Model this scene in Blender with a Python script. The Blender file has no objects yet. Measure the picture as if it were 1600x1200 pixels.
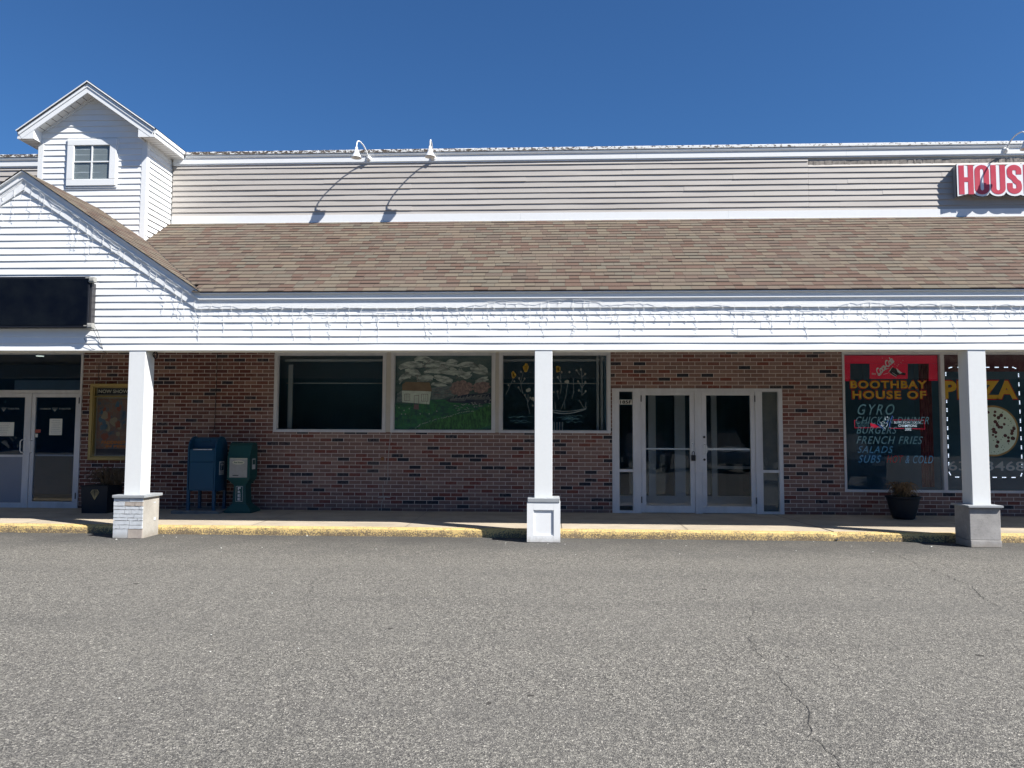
import bpy, math, random
from math import sin, cos, pi, radians, floor, sqrt, hypot
from mathutils import Vector, Matrix
random.seed(7)
S = bpy.context.scene
COL = S.collection

# ------------------------------------------------------------------ camera
cam_d = bpy.data.cameras.new("camera"); cam = bpy.data.objects.new("camera", cam_d); COL.objects.link(cam)
YAW, PITCH, ROLL = radians(2.707), radians(3.765), radians(0.237)
CH = 1.483
fwd = Vector((-sin(YAW)*cos(PITCH), cos(YAW)*cos(PITCH), sin(PITCH)))
rt = Vector((cos(YAW), sin(YAW), 0)); up = rt.cross(fwd)
r2 = rt*cos(ROLL) + up*sin(ROLL); u2 = -rt*sin(ROLL) + up*cos(ROLL)
cam.matrix_world = Matrix((( r2.x, u2.x, -fwd.x, 0), (r2.y, u2.y, -fwd.y, 0), (r2.z, u2.z, -fwd.z, CH), (0, 0, 0, 1)))
cam_d.sensor_width = 36; cam_d.lens = 1202/1600*36; cam_d.clip_end = 2000; cam_d.clip_start = 0.05
S.camera = cam

# ------------------------------------------------------------------ sky, sun, exposure
TO_SUN = Vector((1.87, -1.0, 2.2)).normalized()
EL = math.asin(TO_SUN.z); AZ = math.atan2(TO_SUN.x, TO_SUN.y)
W = bpy.data.worlds.new("World"); S.world = W; W.use_nodes = True
wn = W.node_tree; bg = wn.nodes["Background"]
sky = wn.nodes.new("ShaderNodeTexSky"); sky.sky_type = 'NISHITA'; sky.sun_disc = False
sky.sun_elevation = EL; sky.sun_rotation = AZ; sky.altitude = 0; sky.air_density = 1.0; sky.dust_density = 0.25; sky.ozone_density = 3.0
tint = wn.nodes.new("ShaderNodeMix"); tint.data_type = 'RGBA'; tint.blend_type = 'MULTIPLY'; tint.inputs[0].default_value = 1.0
wn.links.new(sky.outputs[0], tint.inputs[6]); tint.inputs[7].default_value = (0.31, 0.55, 0.80, 1)
wn.links.new(tint.outputs[2], bg.inputs[0]); bg.inputs[1].default_value = 0.065
sd = bpy.data.lights.new("sun", 'SUN'); sd.energy = 4.4; sd.angle = radians(0.5); sd.color = (1.0, 0.955, 0.89)
so = bpy.data.objects.new("sun", sd); COL.objects.link(so); so.rotation_euler = TO_SUN.to_track_quat('Z', 'Y').to_euler()
S.view_settings.view_transform = 'Standard'; S.view_settings.look = 'None'
S.view_settings.exposure = 1.12; S.view_settings.gamma = 1.0

# ------------------------------------------------------------------ helpers: materials
class NT:
    def __init__(s, name):
        s.m = bpy.data.materials.new(name); s.m.use_nodes = True; s.t = s.m.node_tree
        s.b = s.t.nodes["Principled BSDF"]
    def n(s, typ, **kw):
        x = s.t.nodes.new(typ)
        for k, v in kw.items(): setattr(x, k, v)
        return x
    def put(s, sock, v):
        if hasattr(v, 'is_output') or isinstance(v, bpy.types.NodeSocket): s.t.links.new(v, sock)
        else: sock.default_value = v
    def math(s, op, a, b=0.0, c=0.0):
        x = s.n("ShaderNodeMath", operation=op)
        s.put(x.inputs[0], a); s.put(x.inputs[1], b)
        if op in ('MULTIPLY_ADD', 'SMOOTH_MIN'): s.put(x.inputs[2], c)
        return x.outputs[0]
    def mix(s, f, a, b, bt='MIX'):
        x = s.n("ShaderNodeMix", data_type='RGBA', blend_type=bt)
        s.put(x.inputs[0], f); s.put(x.inputs[6], rgba(a)); s.put(x.inputs[7], rgba(b)); return x.outputs[2]
    def obj(s):
        return s.n("ShaderNodeTexCoord").outputs['Object']
    def xyz(s, v=None):
        x = s.n("ShaderNodeSeparateXYZ"); s.put(x.inputs[0], v if v is not None else s.obj()); return x.outputs
    def comb(s, a, b, c=0.0):
        x = s.n("ShaderNodeCombineXYZ"); s.put(x.inputs[0], a); s.put(x.inputs[1], b); s.put(x.inputs[2], c); return x.outputs[0]
    def noise(s, scale, detail=4, rough=0.55, vec=None, sc=None):
        x = s.n("ShaderNodeTexNoise"); x.inputs['Scale'].default_value = scale
        x.inputs['Detail'].default_value = detail; x.inputs['Roughness'].default_value = rough
        v = vec if vec is not None else s.obj()
        if sc is not None:
            mp = s.n("ShaderNodeMapping"); s.put(mp.inputs[0], v); mp.inputs['Scale'].default_value = sc; v = mp.outputs[0]
        s.put(x.inputs['Vector'], v); return x.outputs[0]
    def rand(s, a, b=0.0, c=0.0):
        x = s.n("ShaderNodeTexWhiteNoise", noise_dimensions='3D'); s.put(x.inputs[0], s.comb(a, b, c)); return x.outputs[0]
    def ramp(s, f, stops, interp='LINEAR'):
        x = s.n("ShaderNodeValToRGB"); x.color_ramp.interpolation = interp; e = x.color_ramp.elements
        while len(e) < len(stops): e.new(0.5)
        for i, (p, c) in enumerate(stops): e[i].position = p; e[i].color = rgba(c)
        s.put(x.inputs[0], f); return x.outputs[0]
    def rng(s, f, a, b, c=0.0, d=1.0):
        x = s.n("ShaderNodeMapRange"); s.put(x.inputs[0], f)
        for i, v in enumerate((a, b, c, d)): x.inputs[i+1].default_value = v
        return x.outputs[0]
    def bump(s, h, strength=0.5, dist=0.01):
        x = s.n("ShaderNodeBump"); x.inputs['Strength'].default_value = strength; x.inputs['Distance'].default_value = dist
        s.put(x.inputs['Height'], h); s.t.links.new(x.outputs[0], s.b.inputs['Normal']); return x
    def done(s, col=None, rough=None, metal=None, spec=None):
        if col is not None: s.put(s.b.inputs['Base Color'], rgba(col))
        if rough is not None: s.put(s.b.inputs['Roughness'], rough)
        if metal is not None: s.b.inputs['Metallic'].default_value = metal
        if spec is not None: s.b.inputs['Specular IOR Level'].default_value = spec
        return s.m
def rgba(c):
    if isinstance(c, (int, float)): return (c, c, c, 1)
    if isinstance(c, tuple) and len(c) == 3: return (*c, 1)
    return c

def grime(m, c, top=0.16):
    x, y, z = m.xyz(); n = m.noise(14, 5, 0.7)
    return m.mix(m.math('MULTIPLY', m.rng(m.math('ADD', z, m.math('MULTIPLY', n, 0.16)), 0.17, 0.08), 0.55), c, (0.24, 0.21, 0.17))
def paint(name, col, rough=0.5, dirt=0.12, dcol=(0.3, 0.28, 0.24), scale=3.0, metal=0.0, bump=0.0, stretch=(1, 1, 1)):
    m = NT(name)
    n1 = m.noise(scale, 6, 0.65, sc=stretch); n2 = m.noise(scale*14, 3)
    f = m.math('MULTIPLY', m.rng(n1, 0.42, 0.78), dirt)
    c = m.mix(f, col, dcol)
    c = m.mix(m.rng(n2, 0.3, 0.7, 0.0, 0.06), c, tuple(v*0.6 for v in col))
    if bump: m.bump(n2, bump, 0.003)
    if name in ('white_trim', 'plaster'): c = grime(m, c)
    return m.done(c, m.rng(n1, 0.3, 0.7, rough-0.06, rough+0.1), metal, 0.35)

M = {}
M['white_trim'] = paint('white_trim', (0.76, 0.78, 0.79), 0.5, 0.10, (0.45, 0.43, 0.38), 1.3, stretch=(0.4, 1, 2))
M['white_siding'] = paint('white_siding', (0.77, 0.79, 0.80), 0.45, 0.08, (0.5, 0.48, 0.44), 0.9, stretch=(0.35, 1, 2))
M['column_paint'] = paint('column_paint', (0.71, 0.73, 0.73), 0.45, 0.12, (0.5, 0.46, 0.4), 1.6, stretch=(2, 2, 0.35))
M['aged_trim'] = paint('aged_trim', (0.48, 0.46, 0.42), 0.5, 0.35, (0.22, 0.2, 0.17), 2.5)
M['alu'] = paint('aluminium', (0.56, 0.57, 0.60), 0.38, 0.35, (0.22, 0.21, 0.2), 2.2, stretch=(2, 2, 0.6))
M['alu_bright'] = paint('bright_aluminium', (0.62, 0.64, 0.66), 0.3, 0.2, (0.3, 0.3, 0.3), 3)
M['soffit'] = paint('soffit_white', (0.74, 0.74, 0.70), 0.6, 0.25)
M['cap_stone'] = paint('cap_stone', (0.30, 0.32, 0.34), 0.8, 0.5, (0.16, 0.17, 0.17), 6, bump=0.4)
M['navy_blue'] = paint('postal_blue', (0.005, 0.055, 0.115), 0.4, 0.3, (0.012, 0.055, 0.09), 4)
M['green'] = paint('dark_green_plastic', (0.004, 0.06, 0.06), 0.5, 0.3, (0.015, 0.06, 0.055), 4)
M['sticker'] = paint('sticker', (0.6, 0.6, 0.6), 0.5, 0.1)
M['black'] = paint('black_paint', (0.006, 0.008, 0.014), 0.5, 0.2, (0.015, 0.015, 0.02), 4)
M['dark_metal'] = paint('dark_metal', (0.04, 0.04, 0.045), 0.4, 0.3, (0.1, 0.08, 0.06), 8)
M['navy'] = paint('navy_planter', (0.005, 0.010, 0.018), 0.55, 0.3, (0.014, 0.017, 0.024), 4)
M['gold'] = paint('gold_anodised', (0.36, 0.27, 0.10), 0.35, 0.25, (0.2, 0.15, 0.06), 5)
M['gold_line'] = paint('gold_line', (0.45, 0.36, 0.18), 0.4, 0.1)
M['crack'] = paint('crack', (0.055, 0.053, 0.05), 0.95, 0.3)
M['paper'] = paint('paper', (0.62, 0.63, 0.58), 0.7, 0.15)
M['cream_panel'] = paint('cream_panel', (0.32, 0.32, 0.30), 0.6, 0.4, (0.2, 0.18, 0.14), 9)
M['interior'] = paint('interior_wall', (0.08, 0.17, 0.235), 0.8, 0.5, (0.04, 0.10, 0.15), 1.0)
M['interior_floor'] = paint('interior_floor', (0.07, 0.07, 0.07), 0.5, 0.3, (0.05, 0.05, 0.05), 2.0)
M['interior_light'] = paint('interior_frame', (0.50, 0.55, 0.58), 0.5, 0.2)
M['soil'] = paint('soil', (0.03, 0.022, 0.016), 0.95, 0.5, (0.05, 0.04, 0.03), 20)
M['dry_leaf'] = paint('dry_leaf', (0.22, 0.145, 0.075), 0.8, 0.6, (0.07, 0.045, 0.025), 18)
M['dry_dark'] = paint('dark_dry_leaf', (0.10, 0.075, 0.05), 0.85, 0.6, (0.05, 0.035, 0.02), 18)
M['wire_white'] = paint('white_wire', (0.72, 0.73, 0.72), 0.5, 0.1)
M['lamp_white'] = paint('lamp_enamel', (0.80, 0.81, 0.80), 0.3, 0.15, (0.4, 0.36, 0.3), 8)
M['red_sign'] = paint('red_letter_vinyl', (0.50, 0.055, 0.085), 0.35, 0.15, (0.6, 0.16, 0.18), 3)
M['sign_white'] = paint('sign_white', (0.78, 0.80, 0.82), 0.35, 0.1)
M['sign_side'] = paint('sign_return', (0.30, 0.31, 0.33), 0.4, 0.2)
M['red_poster'] = paint('red_poster', (0.80, 0.006, 0.06), 0.4, 0.1, (0.6, 0.006, 0.05))
M['maroon'] = paint('maroon_curtain', (0.10, 0.018, 0.03), 0.8, 0.3)
M['yellow_letter'] = paint('yellow_letter', (0.58, 0.34, 0.035), 0.6, 0.3, (0.4, 0.16, 0.02), 10)
M['red_letter'] = paint('red_letter', (0.40, 0.015, 0.02), 0.6, 0.2)
M['blue_letter'] = paint('pale_blue_letter', (0.22, 0.45, 0.54), 0.6, 0.2)
M['blue_letter2'] = paint('blue_letter', (0.10, 0.36, 0.62), 0.6, 0.2)
M['grey_letter'] = paint('grey_letter', (0.30, 0.34, 0.36), 0.6, 0.2)
M['off_white'] = paint('off_white_paint', (0.34, 0.34, 0.31), 0.6, 0.3)
M['mortar_patch'] = paint('mortar_patch', (0.34, 0.33, 0.32), 0.9, 0.3, bump=0.4)
M['plum'] = paint('plum_paint', (0.16, 0.10, 0.11), 0.7, 0.3)
M['rust'] = paint('rust', (0.20, 0.075, 0.02), 0.9, 0.4)

def mat_glass(name, tint, refl=1.0, rough=0.0):
    m = NT(name); t = m.t; t.nodes.remove(m.b)
    out = [n for n in t.nodes if n.type == 'OUTPUT_MATERIAL'][0]
    tr = m.n("ShaderNodeBsdfTransparent"); tr.inputs[0].default_value = rgba(tint)
    gl = m.n("ShaderNodeBsdfGlossy"); gl.inputs['Roughness'].default_value = rough; gl.inputs[0].default_value = (0.9, 0.95, 1, 1)
    fr = m.n("ShaderNodeFresnel"); fr.inputs[0].default_value = 1.52
    geo = m.n("ShaderNodeNewGeometry")
    f = m.math('MULTIPLY', m.math('MULTIPLY', fr.outputs[0], refl), m.math('SUBTRACT', 1.0, geo.outputs['Backfacing']))
    bp = m.n("ShaderNodeBump"); bp.inputs['Strength'].default_value = 0.06; bp.inputs['Distance'].default_value = 0.02
    t.links.new(m.noise(1.3, 2), bp.inputs['Height']); t.links.new(bp.outputs[0], gl.inputs['Normal'])
    mx = m.n("ShaderNodeMixShader"); t.links.new(f, mx.inputs[0]); t.links.new(tr.outputs[0], mx.inputs[1]); t.links.new(gl.outputs[0], mx.inputs[2])
    t.links.new(mx.outputs[0], out.inputs[0]); return m.m
M['glass'] = mat_glass('window_glass', (0.95, 0.975, 0.985), 1.0)
M['glass_dark'] = mat_glass('tinted_glass', (0.62, 0.72, 0.82), 1.2)
M['glass_case'] = mat_glass('case_glass', (0.9, 0.9, 0.88), 1.0, 0.03)

def mat_brick():
    m = NT('brick'); x, y, z = m.xyz(); L, H = 0.2127, 0.0677
    warp = m.noise(3.0, 2)
    zz = m.math('DIVIDE', m.math('ADD', z, 0.012), H); row = m.math('FLOOR', zz); fv = m.math('FRACT', zz)
    off = m.math('MULTIPLY', m.math('MODULO', m.math('ABSOLUTE', row), 2.0), 0.5)
    jit = m.math('MULTIPLY', m.math('SUBTRACT', m.rand(row, 3.3), 0.5), 0.03)
    u = m.math('ADD', m.math('ADD', m.math('DIVIDE', x, L), off), jit); col = m.math('FLOOR', u); fu = m.math('FRACT', u)
    du = m.math('MULTIPLY', m.math('MINIMUM', fu, m.math('SUBTRACT', 1.0, fu)), L)
    dv = m.math('MULTIPLY', m.math('MINIMUM', fv, m.math('SUBTRACT', 1.0, fv)), H)
    d = m.math('MINIMUM', du, dv)
    d = m.math('ADD', d, m.math('MULTIPLY', m.math('SUBTRACT', m.noise(60, 3), 0.5), 0.002))
    mask = m.rng(d, 0.0040, 0.0062)
    r = m.rand(col, row, 1.0); r2_ = m.rand(col, row, 7.0)
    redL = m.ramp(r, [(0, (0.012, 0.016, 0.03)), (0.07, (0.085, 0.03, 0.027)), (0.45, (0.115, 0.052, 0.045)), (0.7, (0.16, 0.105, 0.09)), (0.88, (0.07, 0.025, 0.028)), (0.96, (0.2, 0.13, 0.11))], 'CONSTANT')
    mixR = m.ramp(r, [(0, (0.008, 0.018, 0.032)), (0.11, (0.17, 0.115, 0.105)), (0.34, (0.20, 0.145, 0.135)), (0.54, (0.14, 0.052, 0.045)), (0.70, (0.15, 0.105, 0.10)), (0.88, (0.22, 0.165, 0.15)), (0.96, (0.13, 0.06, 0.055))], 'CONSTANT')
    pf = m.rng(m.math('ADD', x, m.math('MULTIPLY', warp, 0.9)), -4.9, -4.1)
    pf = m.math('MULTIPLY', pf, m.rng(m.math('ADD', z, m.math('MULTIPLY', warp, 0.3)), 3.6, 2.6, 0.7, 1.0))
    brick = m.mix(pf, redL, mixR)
    blot = m.noise(22, 6, 0.7)
    brick = m.mix(m.math('MULTIPLY', m.rng(blot, 0.45, 0.75), m.math('MULTIPLY', r2_, 0.55)), brick, (0.30, 0.25, 0.22))
    brick = m.mix(m.rng(m.noise(120, 3), 0.35, 0.7, 0.0, 0.35), brick, (0.05, 0.03, 0.028))
    mort = m.mix(m.noise(9, 4), (0.58, 0.51, 0.47), (0.42, 0.37, 0.34))
    c = m.mix(mask, mort, m.mix(1.0, brick, (1.30, 1.14, 1.06), 'MULTIPLY'))
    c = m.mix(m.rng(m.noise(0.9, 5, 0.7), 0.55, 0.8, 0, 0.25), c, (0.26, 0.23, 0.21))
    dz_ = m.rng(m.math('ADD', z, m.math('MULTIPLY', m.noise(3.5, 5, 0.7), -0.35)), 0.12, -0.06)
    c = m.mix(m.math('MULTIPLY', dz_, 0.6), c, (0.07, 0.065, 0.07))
    h = m.math('ADD', m.math('MULTIPLY', mask, 1.0), m.math('MULTIPLY', m.noise(90, 4), 0.35))
    m.bump(h, 0.7, 0.006)
    return m.done(c, 0.85, spec=0.25)
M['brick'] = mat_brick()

def mat_shingle():
    m = NT('shingle'); uv = m.n("ShaderNodeUVMap"); uv.uv_map = 'UVMap'; u, v, _ = m.xyz(uv.outputs[0])
    row = m.math('FLOOR', v); fv = m.math('FRACT', v)
    w = m.math('ADD', m.math('DIVIDE', u, 0.195), m.math('MULTIPLY', m.rand(row, 5.0), 23.0))
    c1 = m.math('FLOOR', w); f = m.math('FRACT', w)
    b = m.math('ADD', 0.22, m.math('MULTIPLY', m.rand(c1, row, 2.0), 0.56))
    idd = m.math('ADD', m.math('MULTIPLY', c1, 1.0), m.math('GREATER_THAN', f, b))
    r = m.rand(idd, row, 9.0)
    base = m.ramp(r, [(0, (0.138, 0.115, 0.094)), (0.24, (0.120, 0.086, 0.072)), (0.40, (0.158, 0.138, 0.108)), (0.56, (0.112, 0.068, 0.055)), (0.72, (0.135, 0.128, 0.106)), (0.86, (0.165, 0.135, 0.104)), (0.95, (0.10, 0.08, 0.07))], 'CONSTANT')
    base = m.mix(0.10, base, (0.130, 0.103, 0.084))
    g = m.noise(260, 2, 0.6)
    base = m.mix(m.rng(g, 0.3, 0.7, 0, 0.5), base, m.mix(m.noise(330, 1), (0.03, 0.024, 0.02), (0.26, 0.22, 0.18)))
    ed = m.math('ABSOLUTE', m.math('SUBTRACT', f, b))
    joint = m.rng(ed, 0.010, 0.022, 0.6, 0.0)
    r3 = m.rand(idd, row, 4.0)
    low = m.math('MULTIPLY', m.math('LESS_THAN', fv, m.math('ADD', 0.08, m.math('MULTIPLY', r3, 0.20))), m.math('ADD', 0.15, m.math('MULTIPLY', r3, 0.8)))  # dark granule band per course, also painting the shade of gaps under tabs
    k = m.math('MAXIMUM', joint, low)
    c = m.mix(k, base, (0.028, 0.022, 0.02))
    c = m.mix(m.rng(m.noise(0.8, 4), 0.4, 0.7, 0, 0.18), c, (0.15, 0.12, 0.108)); c = m.mix(1.0, c, (1.0, 0.98, 0.94), 'MULTIPLY')
    m.bump(m.math('ADD', m.math('MULTIPLY', g, 0.3), m.math('MULTIPLY', r3, 0.5)), 0.5, 0.006)
    return m.done(c, 0.95, spec=0.15)
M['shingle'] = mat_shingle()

def mat_upper_siding():
    m = NT('weathered_siding'); x, y, z = m.xyz()
    n = m.noise(1.2, 6, 0.7, sc=(0.25, 1, 3)); n2 = m.noise(6, 5, 0.7, sc=(0.5, 1, 4))
    seg = m.rand(m.math('FLOOR', m.math('DIVIDE', z, 0.2032)), m.math('FLOOR', m.math('DIVIDE', x, 3.6)))
    c = m.mix(m.rng(n, 0.35, 0.7), (0.46, 0.435, 0.405), (0.365, 0.34, 0.315))
    c = m.mix(m.math('MULTIPLY', seg, 0.22), c, (0.38, 0.36, 0.345))
    c = m.mix(m.rng(n2, 0.55, 0.8, 0, 0.25), c, (0.33, 0.31, 0.30))
    return m.done(c, 0.55, spec=0.3)
M['grey_siding'] = mat_upper_siding()

def mat_coping():
    m = NT('mildewed_coping'); x, y, z = m.xyz()
    n = m.noise(16, 5, 0.75, sc=(1, 1, 1.5)); p = m.noise(0.8, 3)
    th = m.rng(m.math('ADD', x, m.math('MULTIPLY', p, 6)), -2, 8, 0.475, 0.57)
    f = m.math('GREATER_THAN', n, th)
    f = m.math('MULTIPLY', f, m.rng(z, 6.545, 6.56))
    c = m.mix(f, (0.72, 0.73, 0.72), m.mix(m.noise(30), (0.03, 0.03, 0.028), (0.14, 0.10, 0.07)))
    return m.done(c, 0.6, spec=0.3)
M['coping'] = mat_coping()

def mat_asphalt():
    m = NT('asphalt'); o = m.obj(); x, y, z = m.xyz(o)
    v = m.n("ShaderNodeTexVoronoi"); v.inputs['Scale'].default_value = 140; m.put(v.inputs[0], o)
    v2 = m.n("ShaderNodeTexVoronoi"); v2.inputs['Scale'].default_value = 38; m.put(v2.inputs[0], o)
    rr = m.xyz(v.outputs['Color'])[0]; rr2 = m.xyz(v2.outputs['Color'])[1]
    c = m.ramp(rr, [(0, (0.035, 0.034, 0.034)), (0.30, (0.088, 0.084, 0.077)), (0.7, (0.150, 0.142, 0.128)), (0.93, (0.24, 0.228, 0.20)), (1.0, (0.40, 0.38, 0.34))])
    c = m.mix(m.math('MULTIPLY', m.math('GREATER_THAN', rr2, 0.86), 0.28), c, (0.27, 0.26, 0.225))
    v3 = m.n("ShaderNodeTexVoronoi"); v3.inputs['Scale'].default_value = 70; m.put(v3.inputs[0], o)
    c = m.mix(1.0, c, m.ramp(m.xyz(v3.outputs['Color'])[2], [(0, 0.68), (0.5, 1.02), (0.85, 1.24), (1, 1.6)]), 'MULTIPLY')
    big = m.noise(0.45, 5, 0.6); med = m.noise(3.2, 4, 0.6)
    c = m.mix(m.rng(big, 0.35, 0.68, 0, 0.30), c, (0.165, 0.158, 0.143))
    c = m.mix(m.rng(med, 0.5, 0.75, 0, 0.22), c, (0.08, 0.078, 0.075))
    # sealed, oily darker strip along the kerb and old tyre-rubbed bands
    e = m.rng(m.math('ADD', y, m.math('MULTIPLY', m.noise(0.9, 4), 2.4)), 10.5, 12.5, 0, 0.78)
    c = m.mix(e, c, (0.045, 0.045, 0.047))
    bands = m.noise(0.7, 3, 0.5, sc=(0.12, 1.6, 1))
    c = m.mix(m.rng(bands, 0.52, 0.66, 0, 0.18), c, (0.075, 0.073, 0.07))
    near = m.rng(y, 5.4, 3.6, 0, 0.16); c = m.mix(near, c, (0.08, 0.08, 0.08))
    c = m.mix(m.rng(m.noise(1.9, 3, 0.5), 0.70, 0.76, 0, 0.35), c, (0.04, 0.04, 0.042))
    c = m.mix(m.math('GREATER_THAN', m.noise(7.0, 2, 0.4), 0.755), c, (0.05, 0.047, 0.043))
    c = m.mix(1.0, c, (1.10, 1.10, 1.08), 'MULTIPLY')
    h = m.math('ADD', v.outputs['Distance'], m.math('MULTIPLY', m.noise(50, 4), 0.6))
    m.bump(h, 0.55, 0.012)
    return m.done(c, 0.85, spec=0.3)
M['asphalt'] = mat_asphalt()

def mat_concrete(name, a, b, sc=4.0, bump=0.4, stain=0.35):
    m = NT(name)
    n = m.noise(sc, 8, 0.7); n2 = m.noise(sc*16, 4, 0.7); n3 = m.noise(0.8, 5, 0.6, sc=(0.6, 2, 1))
    c = m.mix(m.rng(n, 0.35, 0.7), a, b)
    c = m.mix(m.rng(n2, 0.55, 0.75, 0, 0.3), c, tuple(v*0.55 for v in b))
    c = m.mix(m.rng(n3, 0.5, 0.72, 0, stain), c, tuple(v*0.5 for v in b))
    if name in ('pier_concrete', 'plaster', 'ledge_stone'): c = grime(m, c)
    m.bump(m.math('ADD', n2, n), bump, 0.006)
    return m.done(c, 0.9, spec=0.25)
M['walk'] = mat_concrete('walkway_concrete', (0.46, 0.40, 0.31), (0.34, 0.295, 0.235), 2.5, 0.25)
M['kerb_base'] = mat_concrete('kerb_concrete', (0.20, 0.18, 0.15), (0.12, 0.11, 0.10), 6)
M['pier_concrete'] = mat_concrete('pier_concrete', (0.36, 0.35, 0.34), (0.23, 0.225, 0.22), 3, 0.35)
M['plaster'] = mat_concrete('plaster', (0.42, 0.40, 0.36), (0.30, 0.28, 0.25), 3, 0.35)
M['pad'] = mat_concrete('pad_concrete', (0.20, 0.20, 0.19), (0.13, 0.13, 0.13), 5)
M['stone'] = mat_concrete('ledge_stone', (0.60, 0.63, 0.66), (0.42, 0.45, 0.48), 7, 0.6, 0.2)
M['stone_tan'] = mat_concrete('tan_ledge_stone', (0.44, 0.39, 0.34), (0.34, 0.30, 0.27), 7, 0.6)

def mat_kerb():
    m = NT('yellow_kerb_paint'); n = m.noise(48, 8, 0.8); n2 = m.noise(4, 4, 0.6); x, y, z = m.xyz()
    v = m.n("ShaderNodeTexVoronoi"); v.inputs['Scale'].default_value = 55
    lo = m.rng(z, 0.10, 0.03, 0.0, 0.10)
    th = m.math('SUBTRACT', m.rng(n2, 0.3, 0.7, 0.60, 0.50), lo)
    f = m.rng(m.math('SUBTRACT', n, th), -0.01, 0.02)
    base = m.mix(m.noise(40, 4), (0.32, 0.25, 0.16), (0.14, 0.11, 0.075))
    yel = m.mix(m.noise(9, 4), (0.84, 0.61, 0.22), (0.72, 0.53, 0.25))
    c = m.mix(f, yel, base)
    m.bump(m.math('ADD', n, m.math('MULTIPLY', v.outputs['Distance'], 0.6)), 0.9, 0.012)
    return m.done(c, 0.75, spec=0.3)
M['kerb'] = mat_kerb()

def mat_soffit_lines(name, axis):
    m = NT(name); c3 = m.xyz(); f = m.math('FRACT', m.math('DIVIDE', c3[axis], 0.105))
    c = m.mix(m.math('LESS_THAN', f, 0.09), (0.72, 0.72, 0.70), (0.12, 0.11, 0.10)); return m.done(c, 0.5)
M['soffit_x'] = mat_soffit_lines('grooved_soffit_x', 0); M['soffit_y'] = mat_soffit_lines('grooved_soffit_y', 1)

def mat_led():
    m = NT('led_face'); x, y, z = m.xyz()
    fx = m.math('FRACT', m.math('DIVIDE', x, 0.0135)); fz = m.math('FRACT', m.math('DIVIDE', z, 0.0135))
    a = m.math('SUBTRACT', fx, 0.5); b = m.math('SUBTRACT', fz, 0.5)
    d = m.math('SQRT', m.math('ADD', m.math('MULTIPLY', a, a), m.math('MULTIPLY', b, b)))
    n = m.noise(3.5, 4, 0.6)
    dot = m.math('MULTIPLY', m.math('LESS_THAN', d, 0.28), m.rng(n, 0.35, 0.65, 0.2, 1.0))
    c = m.mix(dot, (0.002, 0.004, 0.010), (0.022, 0.028, 0.03)); return m.done(c, 0.9, spec=0.02)
M['led'] = mat_led()

def mat_emit(name, col, s):
    m = NT(name); m.b.inputs['Emission Color'].default_value = rgba(col); m.b.inputs['Emission Strength'].default_value = s
    return m.done(col, 0.5)
M['led_white'] = mat_emit('lit_led', (0.75, 0.85, 1.0), 0.7)
M['neon_red'] = mat_emit('neon_red', (0.8, 0.03, 0.08), 0.16)
M['neon_white'] = mat_emit('neon_white', (0.7, 0.8, 0.9), 0.2)
M['neon_blue'] = mat_emit('neon_blue', (0.1, 0.2, 0.7), 0.2)
M['ceiling_lamp'] = mat_emit('ceiling_lamp', (1.0, 0.85, 0.6), 0.8)

def mat_mural(name, a, b, sc, st):
    m = NT(name); n = m.noise(sc, 6, 0.65, sc=st); c = m.mix(m.rng(n, 0.38, 0.62), a, b); return m.done(c, 0.6)
M['mural_dark'] = mat_mural('mural_slate', (0.020, 0.060, 0.068), (0.085, 0.119, 0.111), 3, (1, 1, 3))
M['mural_cloud'] = mat_mural('mural_cloud', (0.12, 0.14, 0.135), (0.50, 0.52, 0.47), 7, (1, 1, 3.4))
M['mural_grass'] = mat_mural('mural_grass', (0.013, 0.06, 0.026), (0.065, 0.20, 0.055), 16, (2.2, 1, 0.7))
M['mural_field'] = mat_mural('mural_field', (0.017, 0.060, 0.060), (0.034, 0.170, 0.060), 10, (1, 1, 2))
M['mural_pink'] = mat_mural('mural_blossom', (0.14, 0.10, 0.10), (0.36, 0.23, 0.21), 22, (1, 1, 1))
M['mural_water'] = mat_mural('mural_water', (0.07, 0.10, 0.11), (0.20, 0.23, 0.23), 16, (1, 1, 5))
M['mural_wall'] = mat_mural('mural_wall', (0.476, 0.510, 0.442), (0.612, 0.646, 0.561), 8, (1, 1, 1))
M['mural_roof'] = mat_mural('mural_roof', (0.17, 0.11, 0.07), (0.22, 0.145, 0.09), 8, (1, 1, 1))
M['film'] = mat_mural('blind_film', (0.170, 0.196, 0.196), (0.221, 0.246, 0.238), 2, (1, 1, 1))

def mat_poster():
    m = NT('poster_art'); n = m.noise(5.5, 5, 0.7); n2 = m.noise(11, 3, 0.6)
    c = m.ramp(n, [(0.30, (0.03, 0.05, 0.10)), (0.42, (0.07, 0.12, 0.20)), (0.50, (0.20, 0.16, 0.13)), (0.56, (0.27, 0.12, 0.09)), (0.63, (0.30, 0.26, 0.20)), (0.72, (0.12, 0.22, 0.28))])
    c = m.mix(m.rng(n2, 0.4, 0.6, 0, 0.35), c, (0.06, 0.07, 0.11)); return m.done(c, 0.6)
M['poster_art'] = mat_poster()
M['poster_blue'] = paint('poster_blue', (0.04, 0.13, 0.24), .5, .4); M['poster_red'] = paint('poster_red', (0.26, 0.07, 0.05), .5, .4); M['poster_pale'] = paint('poster_pale', (0.30, 0.26, 0.20), .5, .4)
M['poster_navy'] = paint('poster_navy', (0.02, 0.03, 0.06), 0.5, 0.2)
M['orange_letter'] = paint('orange_letter', (0.6, 0.2, 0.03), 0.5, 0.1)
M['leaf'] = paint('tree_leaf', (0.035, 0.055, 0.02), 0.8, 0.6, (0.015, 0.03, 0.012), 2)
M['bark'] = paint('bark', (0.07, 0.055, 0.04), 0.9, 0.5, bump=0.5)
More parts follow.
